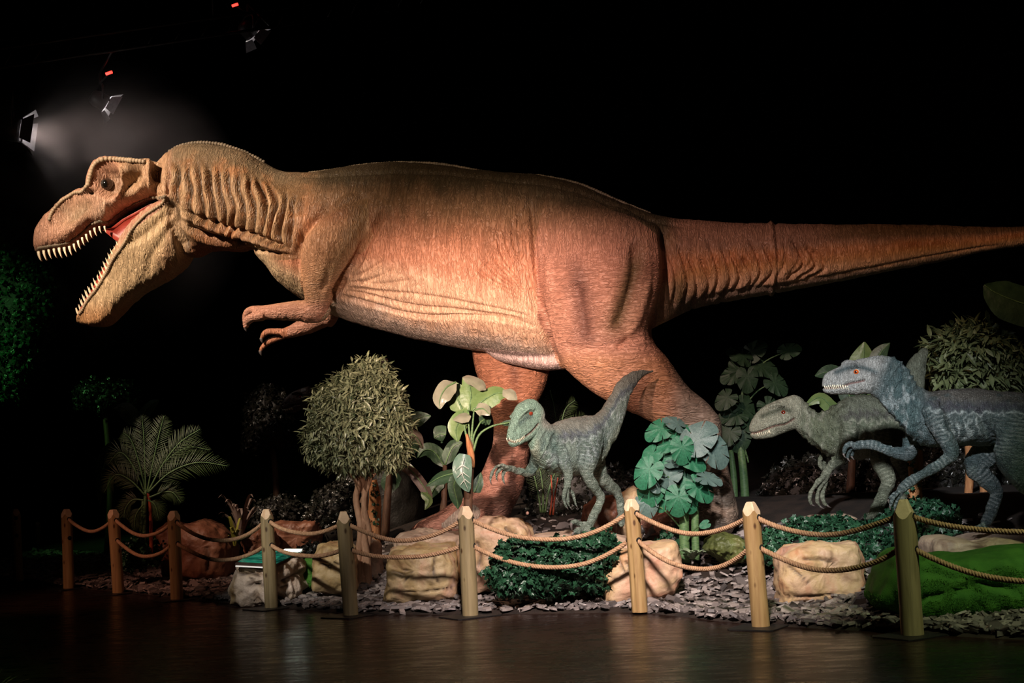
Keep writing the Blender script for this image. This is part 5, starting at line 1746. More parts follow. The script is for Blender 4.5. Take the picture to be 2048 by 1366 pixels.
def crown(blobs, n, d, geo, seed, spread=.7, smin=.6, smax=1.3, shell=.38):
    """leaves in a union of ellipsoids: (px, py, rx px, ry px, depth radius m)"""
    r = np.random.default_rng(seed)
    s = FPX / d
    mb = MB()
    vol = np.array([b[2] * b[3] * b[4] for b in blobs]) ** .8
    for b, k in zip(blobs, (vol / vol.sum() * n).astype(int)):
        u = unit(r.normal(0, 1, (k, 3)))
        u[:, 1] -= .35 * r.random(k)
        u = unit(u)
        rad = r.uniform(shell, 1.02, (k, 1)) ** .6 * (1 + .16 * vnoise(u * 2.6 + seed)[:, None])
        c = P(b[0], b[1], d)
        R = np.array((b[2] / s, b[4], b[3] / s))
        pos = c + u * R * rad
        dv = unit(u * .8 + r.normal(0, spread, (k, 3)) + np.array((0, 0, -.25)))
        nn = unit(u * .4 + np.array((0, 0, .8)) + r.normal(0, .4, (k, 3)))
        scatter(mb, geo, pos, dv, nn, r.uniform(smin, smax, k))
    return mb


def px_tube(mb, pts, rad, m=8, n=4):
    mb.tube([P(a, b, d) for a, b, d in pts], rad, m, n)


def blade(path, width, facing=None, n=5, fold=.25, wav=.06, prof=None, seed=0, tex=7):
    """broad leaf along a path of (px, py, depth)"""
    facing = CAMDIR if facing is None else np.array(facing, float)
    K = catmull(np.array([P(a, b, d) for a, b, d in path]), n)
    T = unit(np.gradient(K, axis=0))
    k = len(K)
    V, Fc = [], []
    w = np.linspace(-1, 1, tex)
    for i in range(k):
        t = i / (k - 1)
        S = unit(np.cross(T[i], facing)[None])[0]
        Nn = unit(np.cross(S, T[i])[None])[0]
        if Nn @ facing < 0:
            Nn = -Nn
        ww = width * (prof(t) if prof else (min(1.0, 5.5 * t + .08) * min(1.0, 2.6 * (1 - t) + .02) ** .8)) + .002
        for a in w:
            z = -fold * ww * abs(a) + wav * width * math.sin(9 * t + seed + 2.1 * a * (1 + seed % 3)) * abs(a) + .012 * width * math.cos(40 * t) * abs(a)
            V.append(K[i] + S * ww * a + Nn * z)
    for i in range(k - 1):
        for j in range(tex - 1):
            q = i * tex + j
            Fc.append((q, q + 1, q + tex + 1, q + tex))
    mb = MB()
    mb.add(V, Fc)
    return mb, K


def big_leaf(root, path, width, mat, facing=None, seed=0, rib=True, **kw):
    mb, K = blade(path, width, facing, seed=seed, **kw)
    o = mb.build('leaf', mat, root)
    if rib:
        m2 = MB()
        fc = CAMDIR if facing is None else np.array(facing, float)
        m2.tube(K + .004 * fc, np.linspace(.012, .003, len(K)), 5, 1)
        m2.build('midrib', M['stem_green'], o)
    return o


def monstera_geo(slits=5, seed=0):
    r = random.Random(seed)
    th = np.linspace(-math.pi, math.pi, 145)[:-1]
    rad = []
    for t in th:
        a = abs(t)
        R = .80 + .20 * math.cos(t) ** 3
        if a > 2.75:
            R *= max(.18, 1 - (a - 2.75) * 2.2)
        if .5 < a < 2.3:
            c = math.cos((a - .5) / 1.8 * math.pi * 2 * slits * .5)
            if slits and c > .95:
                R *= .52
        rad.append(R)
    rad = np.array(rad)
    V = [(0, 0, 0)]
    for k in (.4, .75, 1.0):
        for t, R in zip(th, rad):
            rr = k * (R if k > .8 else min(R, .6 + .4 * R) if k > .5 else .75)
            x, y = rr * math.cos(t), rr * math.sin(t) * .92
            V.append((x * 1.12, y, -.16 * rr * rr + .10 * abs(y) - .12 * x * x + (.05 * rr * rr * math.cos((abs(t) - .5) / 1.8 * math.pi * max(slits, 4)) if .3 < abs(t) < 2.4 else 0)))
    n = len(th)
    Fc = [(0, 1 + i, 1 + (i + 1) % n) for i in range(n)]
    for a in range(2):
        for i in range(n):
            Fc.append((1 + a * n + i, 1 + (a + 1) * n + i, 1 + (a + 1) * n + (i + 1) % n, 1 + a * n + (i + 1) % n))
    return np.array(V), Fc


MON = [monstera_geo(5, 0), monstera_geo(4, 1), monstera_geo(6, 2), monstera_geo(0, 3)]
MONM = {}
for k, (v_, f_) in enumerate(MON):
    for nm in ('leaf_monstera', 'leaf_monstera_b', 'leaf_dark'):
        mb = MB(); mb.add(v_, f_)
        me = mb.mesh('monstera_leaf'); me.materials.append(M[nm]); MONM[(k, nm)] = me


def mon_leaf(root, px, py, d, size, ang, tilt, k, mat, stem_to=None, roll=0.0):
    """heart-shaped split leaf; ang = direction of the tip in the side view (degrees, 0 right, 90 up), tilt = how far it turns away"""
    c = Vector(P(px, py, d))
    a = math.radians(ang)
    x = Vector((math.cos(a), -.25 * tilt, math.sin(a))).normalized()
    n = Vector((.2 * math.sin(roll), -1.0, .55 + tilt)).normalized()
    n = (n - x * n.dot(x)).normalized()
    y = n.cross(x)
    R = Matrix((x, y, n)).transposed().to_4x4()
    M4 = Matrix.Translation(c - x * size * .25) @ R @ Matrix.Scale(size, 4)
    o = inst('leaf', MONM[(k, mat)], root, M4)
    if stem_to is not None:
        mb = MB()
        A = np.array(stem_to); B = np.array(c - x * size * .25)
        mid = (A + B) / 2 + np.array((0, .03, .06))
        mb.tube([A, mid, B], [.012, .009, .006], 6, 4)
        mb.build('leaf_stalk', M['stem_green'], root)
    return o


# ---- multi-stemmed tree left of the middle
def ficus_front():
    d = 18.3
    b = ground_hit(722, 1172)
    root = thing('ficus_tree', 'bushy small-leaved tree with pale twisted stems standing beside the cracked tan rock', 'tree', tuple(float(x) for x in b))
    d = float(b[1])
    mb = MB()
    for pts, r in (([(722, 1178), (716, 1120), (722, 1060), (712, 1000), (716, 965), (690, 935), (672, 900)], (.06, .05, .045, .04, .04, .028, .015)),
                   ([(735, 1178), (734, 1120), (726, 1060), (730, 1000), (724, 960), (708, 930), (700, 890)], (.06, .05, .045, .042, .04, .028, .015)),
                   ([(728, 1180), (726, 1130), (738, 1070), (728, 1010), (736, 965), (756, 935), (770, 900)], (.05, .045, .04, .035, .035, .025, .013)),
                   ([(724, 1005), (735, 975), (742, 945), (738, 900)], (.035, .03, .025, .012)),
                   ([(728, 1150), (714, 1168), (706, 1182)], (.045, .035, .012)), ([(730, 1150), (744, 1168), (752, 1182)], (.045, .035, .012)), ([(728, 1150), (730, 1172), (738, 1188)], (.045, .035, .012))):
        px_tube(mb, [(a, c, d + .05 * math.sin(a)) for a, c in pts], r)
    mb.build('trunk', M['bark_pink'], root)
    mb = crown([(742, 752, 48, 38, .3), (726, 785, 74, 52, .45), (714, 850, 96, 70, .6), (650, 880, 46, 46, .34), (782, 870, 44, 72, .38), (712, 908, 82, 40, .5), (668, 815, 48, 52, .36), (780, 810, 36, 46, .3)], 12500, d, leaf_geo(.10, .0125, 4, .4, .25), 3, spread=.9)
    o = mb.build('foliage', M['leaf_ficus'], root, smooth=False)
    o['kind'] = 'stuff'


ficus_front()


def ficus_back():
    d = 17.6
    b = P(1945, 1035, d)
    root = thing('ficus_tree', 'olive green leafy tree with orange stems behind the blue raptor', 'tree', tuple(float(x) for x in b))
    mb = MB()
    for pts, r in (([(1932, 1050), (1936, 1000), (1940, 930), (1936, 860), (1940, 780), (1938, 725), (1930, 690)], (.055, .05, .05, .048, .045, .04, .015)),
                   ([(1962, 1040), (1968, 980), (1964, 900), (1972, 830), (1980, 760), (1995, 710)], (.05, .048, .046, .04, .03, .012)),
                   ([(1940, 780), (1915, 745), (1890, 715)], (.03, .022, .01)), ([(1938, 740), (1965, 705), (1985, 675)], (.03, .02, .01))):
        px_tube(mb, [(a, c, d) for a, c in pts], r)
    mb.build('trunk', M['bark_orange'], root)
    mb = crown([(1910, 700, 60, 50, .45), (1960, 690, 70, 50, .5), (2020, 715, 60, 60, .5), (1900, 755, 55, 35, .4), (1975, 755, 75, 45, .5), (2060, 760, 50, 50, .4)], 2600, d, leaf_geo(.16, .022, 4, .25, .25), 5, spread=.55)
    o = mb.build('foliage', M['leaf_olive'], root, smooth=False)
    o['kind'] = 'stuff'


ficus_back()


def bare_stems(label, pts_list, mat, d, ivy=True, seed=0, name='tree_stump'):
    b = P(pts_list[0][0][0][0], pts_list[0][0][0][1], d)
    root = thing(name, label, 'stump', tuple(float(x) for x in b))
    for pts, r in pts_list:
        mb = MB()
        px_tube(mb, [(a, c, d) for a, c in pts], r, 10)
        V = mb.v[0]
        V += .012 * fbm(V * np.array((14, 14, 5)), 3)[:, None] * unit(V - V.mean(0))
        mb.build('stem', mat, root)
    if ivy:
        r = np.random.default_rng(seed)
        pts = np.array(pts_list[0][0])
        t = r.uniform(0, len(pts) - 1.01, 40)
        i = t.astype(int); f = (t - i)[:, None]
        q = pts[i] * (1 - f) + pts[i + 1] * f
        pos = np.array([P(a + r.normal(0, 8), c_, d - .12) for a, c_ in q])
        mb = MB()
        scatter(mb, ivy_geo(.04), pos, r.normal(0, 1, (40, 3)) + np.array((0, 0, -.6)), np.tile(CAMDIR, (40, 1)) + r.normal(0, .4, (40, 3)), r.uniform(.7, 1.2, 40))
        o = mb.build('ivy_leaves', M['leaf_ivy'], root, smooth=False)
        o['kind'] = 'stuff'
    return root


bare_stems('splintered orange stump with climbing ivy behind the multi-stemmed tree', [([(750, 1120), (748, 1060), (750, 1000), (746, 960)], (.09, .085, .08, .05)), ([(742, 1110), (738, 1060), (735, 1020)], (.04, .03, .008))], M['bark_orange'], 19.3, seed=1)
bare_stems('twin bright orange stems behind the forearm of the blue raptor', [([(1824, 1020), (1828, 960), (1824, 910), (1832, 870), (1830, 840)], (.06, .055, .055, .05, .03)), ([(1838, 1020), (1834, 970), (1838, 920), (1834, 870)], (.055, .05, .05, .03))], M['bark_orange'], 16.2, seed=2)


# ---- banana plant in front of the tall leg
def banana_front():
    d = 16.6
    b = ground_hit(936, 1090)
    root = thing('banana_plant', 'banana plant with broad pale leaves before the straight hind leg', 'plant', tuple(float(x) for x in (b[0], d, b[2])))
    mb = MB()
    px_tube(mb, [(938, 1080, d), (936, 1020, d), (938, 960, d), (942, 900, d), (938, 870, d)], (.05, .05, .05, .045, .03), 10)
    mb.build('stem', M['stem_dark'], root)
    mb = MB()
    px_tube(mb, [(946, 935, d - .04), (943, 915, d - .05), (939, 895, d - .05), (933, 868, d - .06)], (.02, .038, .034, .012), 10)
    tag(mb.build('fibre_sheath', M['bark_orange'], root), 'orange-brown fibrous leaf sheath')
    for pts in ([(942, 900), (938, 860), (936, 820)], [(944, 900), (948, 870), (962, 842)], [(940, 900), (930, 860), (926, 822)], [(946, 905), (958, 870), (985, 852), (1016, 846)], [(942, 890), (945, 850), (948, 820)]):
        mb = MB()
        px_tube(mb, [(a, c, d - .02) for a, c in pts], np.linspace(.016, .008, len(pts)), 6)
        mb.build('leaf_stalk', M['stem_green'], root)
    q = lambda pts, dd=0: [(a, c, d + dd + .03 * i) for i, (a, c) in enumerate(pts)]
    big_leaf(root, q([(938, 822), (942, 795), (938, 770), (926, 754)]), .115, M['leaf_banana'], seed=1, facing=(.2, -1, .1))
    big_leaf(root, q([(925, 755), (946, 760), (966, 772), (972, 780)], -.12), .07, M['leaf_pale'], seed=7, facing=(0, -1, .8), rib=False)
    big_leaf(root, q([(927, 825), (916, 800), (905, 778), (894, 768)], .05), .115, M['leaf_banana'], seed=2)
    big_leaf(root, [(912, 764, d - .05), (892, 776, d - .12), (880, 798, d - .16), (880, 818, d - .16)], .105, M['leaf_pale'], seed=3, facing=(-.2, -1, .35), wav=.12)
    big_leaf(root, q([(944, 822), (968, 800), (996, 786), (1018, 790)], -.05), .115, M['leaf_banana'], seed=4, facing=(.1, -1, .5))
    big_leaf(root, [(1006, 780, d - .1), (1022, 788, d - .14), (1034, 800, d - .14)], .07, M['leaf_pale'], seed=5, facing=(.2, -1, .7), rib=False)
    big_leaf(root, [(950, 820, d - .12), (966, 818, d - .16), (980, 830, d - .2)], .075, M['leaf_pale'], seed=6, facing=(.2, -1, .3))
    big_leaf(root, q([(940, 838), (924, 838), (912, 858), (916, 884)], -.06), .105, M['leaf_banana'], seed=8)
    big_leaf(root, [(942, 832, d - .1), (924, 834, d - .12), (906, 840, d - .12)], .07, M['leaf_pale'], seed=9, facing=(0, -1, .9), rib=False)
    big_leaf(root, q([(960, 845), (972, 838), (978, 850)], .15), .06, M['leaf_dark'], seed=10)
    big_leaf(root, q([(1000, 848), (1030, 844), (1050, 846)], .02), .03, M['leaf_dark'], seed=10)
    # hanging broad leaf with pale veins
    al = big_leaf(root, [(929, 908, d - .2), (924, 935, d - .24), (928, 960, d - .24), (938, 984, d - .2)], .105, M['alocasia'], seed=11, rib=False, wav=.03, prof=lambda t: (math.sin(math.pi * min(1, .12 + .88 * t ** .8)) ** .6))
    for pts in ([(928, 915), (924, 938), (928, 960), (936, 978)], [(925, 930), (912, 940)], [(925, 930), (938, 938)], [(925, 945), (913, 956)], [(926, 945), (940, 955)], [(929, 960), (920, 970)], [(929, 958), (942, 968)]):
        mb = MB()
        px_tube(mb, [(a, c, d - .265) for a, c in pts], np.linspace(.005, .002, len(pts)), 5)
        mb.build('pale_vein', M['vein'], al)
    big_leaf(root, q([(930, 950), (905, 948), (878, 956), (852, 972)], .1), .09, M['leaf_dark'], seed=12, facing=(0, -1, .8))
    big_leaf(root, q([(918, 950), (908, 970), (914, 1000), (916, 1018)], .06), .07, M['leaf_dark'], seed=13)
    big_leaf(root, q([(948, 985), (955, 970), (962, 945)], .12), .06, M['leaf_dark'], seed=14)


banana_front()


def banana_back(label, stem, leaves, d):
    b = P(stem[0][0], stem[0][1], d)
    root = thing('banana_plant', label, 'plant', tuple(float(x) for x in b))
    mb = MB()
    px_tube(mb, [(a, c, d) for a, c in stem], np.linspace(.06, .03, len(stem)), 9)
    mb.build('stem', M['stem_dark'], root)
    for i, (pts, w, mat, fc) in enumerate(leaves):
        big_leaf(root, [(a, c, d - .05 * i % .3) for a, c in pts], w, M[mat], facing=fc, seed=i + 3)
    return root


banana_back('drooping dark banana plant behind the right side of the multi-stemmed tree', [(770, 1080), (775, 1000), (782, 920), (785, 870)],
            [([(785, 872), (812, 848), (840, 836), (862, 832)], .10, 'leaf_dark', None), ([(790, 868), (815, 866), (834, 876), (846, 898)], .09, 'leaf_purple', (0, -1, .5)), ([(785, 890), (805, 888), (825, 895), (822, 908)], .10, 'leaf_dark', None),
             ([(785, 925), (815, 935), (842, 965), (858, 995), (850, 1020)], .07, 'leaf_purple', (.3, -1, .4)), ([(842, 985), (858, 1000), (850, 1020)], .05, 'leaf_banana', (.3, -1, .2)), ([(768, 830), (774, 805), (784, 780), (802, 760)], .06, 'leaf_pale', (.2, -1, .2)),
             ([(790, 940), (780, 965), (778, 990)], .12, 'leaf_dark', None)], 19.6)
banana_back('banana plant rising behind the heads of the two right raptors', [(1700, 1000), (1705, 920), (1712, 850), (1715, 800)],
            [([(1712, 810), (1722, 760), (1727, 715), (1729, 684)], .17, 'leaf_banana', None), ([(1716, 800), (1745, 740), (1762, 705), (1780, 686)], .10, 'leaf_dark', None), ([(1705, 840), (1665, 815), (1640, 795), (1610, 812)], .10, 'leaf_banana', (0, -1, .6)),
             ([(1710, 830), (1690, 770), (1660, 745), (1630, 752)], .12, 'leaf_dark', None)], 19.0)
banana_back('tall banana plant whose broad dark leaf enters at the right edge', [(2130, 1000), (2120, 850), (2125, 700), (2130, 640)],
            [([(2130, 640), (2080, 618), (2030, 602), (1990, 585), (1968, 570)], .24, 'leaf_dark', (0, -1, .3)), ([(2130, 650), (2160, 580), (2200, 540)], .2, 'leaf_dark', None)], 16.8)
banana_back('dim banana plant standing behind the palm', [(255, 1060), (262, 960), (272, 880), (278, 845)],
            [([(276, 850), (262, 830), (246, 815), (228, 818)], .13, 'leaf_dark', (0, -1, .6)), ([(278, 848), (290, 822), (304, 808), (318, 800)], .10, 'leaf_dark', (0, -1, .6)), ([(262, 940), (230, 900), (205, 940), (200, 1010)], .15, 'leaf_dark', None)], 23.5)
banana_back('dark banana leaves between the hind leg and the tree', [(885, 1050), (888, 1000), (890, 930)],
            [([(890, 935), (870, 905), (850, 900), (835, 915)], .10, 'leaf_dark', None), ([(890, 930), (905, 895), (925, 885)], .09, 'leaf_dark', None), ([(888, 960), (870, 975), (858, 1000)], .08, 'leaf_dark', (0, -1, .5)), ([(892, 870), (880, 868), (868, 876)], .12, 'leaf_dark', None)], 20.5)


# ---- monstera
def monstera(name, label, base, d, stems, leaves, mat_pick, seed):
    r = random.Random(seed)
    root = thing(name, label, 'plant', tuple(float(x) for x in base))
    for pts, rad in stems:
        mb = MB()
        px_tube(mb, [(a, c, d) for a, c in pts], rad, 10)
        mb.build('stem', M['stem_green'], root)
    for (a, b, size, ang, tilt, k) in leaves:
        # stalk from the stem point of about the same height
        sx = stems[0][0][-1]
        st = P(stems[0][0][0][0] + r.uniform(-8, 8), max(min(b + 45, stems[0][0][0][1] - 20), stems[0][0][-1][1]), d)
        mon_leaf(root, a, b, d - r.uniform(.0, .35), size, ang, tilt, k, mat_pick(r), st, r.uniform(-1, 1))
    return root


Z = lambda zx, zy: (1260 + zx * .2489, 820 + zy * .2489)
ML = [(225, 165, .19, 205, .2, 0), (360, 105, .15, 150, .5, 1), (410, 160, .16, 10, .6, 2), (395, 270, .16, 265, -.1, 3), (565, 215, .25, 40, -.1, 1), (690, 340, .23, -55, -.1, 0), (280, 385, .19, 215, .1, 1),
      (165, 375, .16, 230, .5, 3), (135, 510, .21, 235, .1, 0), (205, 545, .18, 120, .0, 2), (165, 645, .22, 255, .0, 0), (375, 415, .15, 0, .9, 3), (520, 415, .17, -30, .2, 3), (325, 520, .18, 45, .2, 1),
      (450, 605, .25, 265, .2, 3), (575, 635, .20, -45, .1, 0), (268, 700, .20, 240, .1, 2), (388, 735, .20, 262, .0, 0), (475, 730, .17, -70, .0, 1), (640, 550, .17, -15, .9, 0), (135, 770, .18, 262, .2, 0), (420, 330, .18, 270, .0, 2),
      (300, 280, .15, 200, .4, 1), (600, 920, .07, 200, .0, 3)]
gb = ground_hit(1386, 1125)
dm = 16.5
monstera('monstera_plant', 'bright green monstera with split leaves on two jointed stems before the hind foot', (gb[0], dm, float(G(gb[0], dm))), dm,
         [([(1370, 1125), (1368, 1060), (1368, 1000), (1362, 940), (1362, 870)], (.058, .056, .05, .03, .015)), ([(1392, 1120), (1390, 1060), (1390, 1010), (1386, 960)], (.045, .043, .04, .02))],
         [(*Z(a, b), s, an, ti, k) for a, b, s, an, ti, k in ML], lambda r: 'leaf_monstera' if r.random() < .66 else 'leaf_monstera_b', 4)
DL = [(1480, 710, .2, 150, .3, 0), (1510, 700, .2, 40, .2, 1), (1465, 750, .2, 200, .2, 2), (1530, 735, .22, -20, .2, 0), (1495, 760, .2, 270, .1, 1), (1555, 770, .2, -40, .2, 2), (1450, 800, .18, 220, .2, 0), (1465, 830, .22, 190, .1, 0), (1490, 820, .22, 300, .1, 1),
      (1455, 870, .2, 230, .0, 2), (1510, 850, .2, -30, .1, 0), (1480, 880, .2, 260, .0, 1), (1540, 820, .2, -60, .1, 0), (1580, 700, .18, 20, .2, 1), (1475, 735, .18, 100, .2, 2)]
monstera('monstera_plant', 'unlit monstera plant in the dark behind the heel of the huge dinosaur', P(1490, 1030, 19.5), 19.5,
         [([(1492, 1030), (1488, 960), (1482, 900), (1476, 850), (1490, 760)], (.06, .055, .05, .03, .015)), ([(1470, 1030), (1468, 960), (1462, 900)], (.045, .043, .03))], DL, lambda r: 'leaf_dark', 9)  # darker leaf material puts the lack of light into the colour


# frilly green leaves round the monstera foot
def rosette(name, label, px, py, d, n, L, W, mat, seed, up=.6, spread=1.0, z0=None, fold=.2):
    r = np.random.default_rng(seed)
    c = P(px, py, d)
    root = thing(name, label, 'plant', tuple(float(x) for x in c))
    for k in range(n):
        a = 2 * math.pi * k / n + r.uniform(-.3, .3)
        out = np.array((math.cos(a), math.sin(a), 0)) * spread
        e = up * r.uniform(.6, 1.3)
        l = L * r.uniform(.75, 1.15)
        pts = np.array([c + out * .02, c + out * l * .35 + np.array((0, 0, l * e * .6)), c + out * l * .75 + np.array((0, 0, l * e * .95)), c + out * l + np.array((0, 0, l * e * .9))])
        K = catmull(pts, 4)
        T = unit(np.gradient(K, axis=0))
        S = unit(np.cross(T, np.array((0, 0, 1.0)) + 1e-3))
        V, Fc = [], []
        for i in range(len(K)):
            t = i / (len(K) - 1)
            w = W * math.sin(math.pi * min(1, .15 + .85 * t ** .9)) ** .8 + .001
            V += [K[i] - S[i] * w + np.array((0, 0, fold * w)), K[i], K[i] + S[i] * w + np.array((0, 0, fold * w))]
        for i in range(len(K) - 1):
            q = 3 * i
            Fc += [(q, q + 1, q + 4, q + 3), (q + 1, q + 2, q + 5, q + 4)]
        mb = MB(); mb.add(V, Fc)
        mb.build('leaf', mat, root)
    return root


rosette('fern_rosette', 'pale green frilly rosette at the foot of the bright monstera', 1384, 1118, 16.2, 16, .17, .035, leaf_mat('rosette_leaf', (.14, .22, .12), (.3, .38, .24), .5), 2, .5)
rosette('spiky_agave', 'spiky purple-brown agave between the red rocks', 482, 1080, 20.9, 22, .5, .028, M['leaf_purple'], 3, 1.1, .6)
rosette('spiky_agave', 'small yellow-green succulent beside the information sign rock', 470, 1092, 19.8, 9, .22, .03, leaf_mat('succulent', (.2, .2, .03), (.35, .33, .06), .5), 6, 1.3, .5)


# ---- palms
def frond(root, path, L0, mat, n=34, droop=.3, name='frond', seed=0, rib=None):
    r = np.random.default_rng(seed)
    K = catmull(np.array([P(a, b, d) for a, b, d in path]), 10)
    s = np.linspace(.18, 1, n)
    idx = s * (len(K) - 1)
    C = np.stack([np.interp(idx, range(len(K)), K[:, j]) for j in range(3)], 1)
    T = unit(np.stack([np.interp(idx, range(len(K)), np.gradient(K, axis=0)[:, j]) for j in range(3)], 1))
    S = unit(np.cross(T, CAMDIR))
    mb = MB()
    geo = leaf_geo(1.0, .024, 3, droop, .3, .6)
    for sg in (-1, 1):
        ln = L0 * np.sin(np.pi * np.clip(.15 + .83 * s, 0, 1)) ** .7 * r.uniform(.9, 1.08, n)
        dv = S * sg * .8 + T * .75 + r.normal(0, .05, (n, 3)) + np.array((0, 0, -.08))
        scatter(mb, geo, C, dv, np.tile(CAMDIR, (n, 1)) + .2, ln)
    f = mb.build(name, mat, root, smooth=False)
    m2 = MB()
    m2.tube(K, np.linspace(.014, .003, len(K)), 5, 1)
    m2.build('rachis', rib or M['stem_green'], f)
    return f


def palm():
    d = 20.9
    b = P(292, 1122, d)
    root = thing('palm_plant', 'dark green feathery palm with red and green stems beside the tall brown boulder', 'plant', tuple(float(x) for x in b))
    for i, (pts, mat, r) in enumerate((([(286, 1120), (288, 1070), (290, 1010), (292, 980)], 'stem_green', .035), ([(302, 1120), (302, 1060), (300, 1010), (296, 985)], 'stem_red', .03), ([(278, 1120), (282, 1060), (286, 1000)], 'stem_green', .03))):
        mb = MB(); px_tube(mb, [(a, c, d) for a, c in pts], np.linspace(r, r * .6, len(pts)), 8)
        mb.build('stem', M[mat], root)
    for i, (pts, L) in enumerate((([(292, 985), (290, 930), (288, 880), (284, 832)], .26), ([(294, 985), (305, 930), (318, 870), (328, 832)], .24), ([(296, 985), (325, 930), (360, 885), (400, 858)], .26), ([(296, 985), (340, 945), (395, 925), (456, 932)], .26),
                                 ([(290, 985), (265, 930), (240, 905), (215, 930)], .26), ([(290, 990), (260, 960), (230, 950), (208, 985)], .25), ([(298, 995), (325, 985), (345, 985), (362, 1005)], .2), ([(288, 1000), (265, 1000), (250, 1020), (248, 1050)], .2),
                                 ([(292, 985), (278, 925), (262, 880), (246, 865)], .22), ([(295, 985), (330, 925), (375, 895), (420, 900)], .22), ([(296, 1000), (310, 1010), (318, 1040)], .18), ([(286, 1010), (272, 1030), (268, 1060)], .18))):
        frond(root, [(a, c, d - .12 * ((i * 5) % 4) + .1) for a, c in pts], L, M['leaf_palm'], seed=i, droop=.25)


palm()
rt = thing('palm_plant', 'slender young palm behind the green raptor legs', 'plant', tuple(float(x) for x in P(1085, 1030, 17.6)))
for i, pts in enumerate(([(1082, 1025), (1076, 985), (1066, 945), (1056, 930)], [(1086, 1025), (1086, 985), (1082, 950), (1078, 935)], [(1090, 1025), (1098, 980), (1108, 950), (1116, 940)])):
    frond(rt, [(a, c, 17.6) for a, c in pts], .13, M['leaf_palm'], 26, seed=40 + i)
for i, pts in enumerate(([(1100, 1030), (1104, 990), (1102, 950)], [(1106, 1030), (1110, 990), (1116, 955)])):
    mb = MB(); px_tube(mb, [(a, c, 17.5) for a, c in pts], (.012, .01, .006), 6)
    mb.build('red_stalk', M['stem_red'], rt)
rt = thing('palm_plant', 'dim palm fronds in the dark gap between the two hind legs', 'plant', tuple(float(x) for x in P(1110, 980, 21.0)))
for i, pts in enumerate(([(1110, 960), (1100, 880), (1085, 820), (1060, 790)], [(1112, 960), (1115, 880), (1110, 820), (1100, 780)], [(1114, 960), (1130, 890), (1145, 850), (1170, 830)], [(1112, 960), (1120, 870), (1130, 820), (1150, 800)])):
    frond(rt, [(a, c, 21.0) for a, c in pts], .22, M['leaf_palm'], 28, seed=50 + i)
mb = MB(); px_tube(mb, [(1112, 985, 21.0), (1112, 940, 21.0)], (.05, .04), 8); mb.build('stem', M['stem_dark'], rt)


# ---- ivy clumps and hedges
def clump(name, label, outline, d, thick, n, mat, seed, leaf=.045, cat='ivy', box=.95, inner=None, up=-.9, trunk=False):
    core = rock('core', None, outline, d, thick, inner or M['rock_dark'], seed=seed, rough=.05, box=box, parent=(root := thing(name, label, cat, tuple(float(x) for x in P(*np.mean(outline, 0), d)))), sink=False)
    r = np.random.default_rng(seed)
    me = core.data
    V = np.array([v.co[:] for v in me.vertices]) + np.array(root['_base']); Nn = np.array([v.normal[:] for v in me.vertices])
    F_ = np.array([p.vertices[:] for p in me.polygons if len(p.vertices) == 4])
    cen = V[F_].mean(1); upn = Nn[F_].mean(1)
    # outward normals
    cc = V.mean(0)
    fl = np.sign(((cen - cc) * upn).sum(1)); upn = upn * fl[:, None]
    A = np.linalg.norm(np.cross(V[F_[:, 1]] - V[F_[:, 0]], V[F_[:, 3]] - V[F_[:, 0]]), axis=1) * (upn[:, 1] < .5) * (upn[:, 2] > up)
    k = r.choice(len(F_), n, p=A / A.sum())
    pos = cen[k] + upn[k] * (r.uniform(.0, .06, (n, 1)) + .05 * vnoise(cen[k] * 7)[:, None]) + r.normal(0, .025, (n, 3))
    scn = unit(upn[k] + r.normal(0, .55, (n, 3)))
    mb = MB()
    scatter(mb, ivy_geo(leaf), pos, r.normal(0, 1, (n, 3)) + np.array((0, 0, -.5)), scn, r.uniform(.6, 1.25, n))
    o = mb.build('foliage', mat, root, smooth=False)
    o['kind'] = 'stuff'
    if trunk:
        q = P(*np.mean(outline, 0), d)
        mb = MB()
        mb.tube([np.array((q[0], q[1], float(G(q[0], q[1])) - .05)), np.array((q[0] + .08, q[1], q[2] * .5)), q], [.08, .06, .05], 8, 4)
        mb.build('trunk', M['stem_dark'], root)
    return root


clump('ivy_clump', 'thick dark green ivy clump between the pink boulder and the peaked peach rock', [(985, 1165), (998, 1110), (1020, 1092), (1060, 1096), (1110, 1090), (1160, 1088), (1215, 1072), (1232, 1090), (1215, 1130), (1200, 1178), (1100, 1182), (1010, 1182)], 15.75, .26, 3600, M['leaf_ivy'], 31, leaf=.052)
clump('ivy_clump', 'low ivy ground cover behind the wide tan and peach rock', [(1500, 1120), (1510, 1080), (1560, 1060), (1620, 1050), (1700, 1046), (1760, 1060), (1810, 1080), (1815, 1130), (1770, 1160), (1560, 1130)], 15.7, .35, 3600, M['leaf_ivy'], 32)
clump('ivy_clump', 'dark ivy below the orange stems by the blue raptor', [(1745, 1075), (1765, 1045), (1810, 1020), (1860, 1010), (1900, 1030), (1905, 1070), (1840, 1085)], 15.6, .3, 1300, M['leaf_ivy'], 33)
clump('ivy_clump', 'dark ivy at the foot of the palm', [(238, 1125), (248, 1096), (280, 1084), (312, 1092), (322, 1125), (280, 1135)], 21.05, .25, 900, M['leaf_ivy'], 34)
clump('ivy_clump', 'small ivy patch right of the peaked peach rock', [(1318, 1080), (1335, 1068), (1362, 1066), (1372, 1090), (1368, 1130), (1340, 1112)], 16.9, .2, 500, M['leaf_ivy'], 35)
clump('dark_shrub', 'dark purplish shrub behind the flat-topped red rock', [(612, 1040), (625, 1000), (655, 972), (695, 965), (722, 985), (728, 1050), (650, 1062)], 20.9, .45, 1700, M['leaf_hedge'], 36, leaf=.04, cat='shrub')
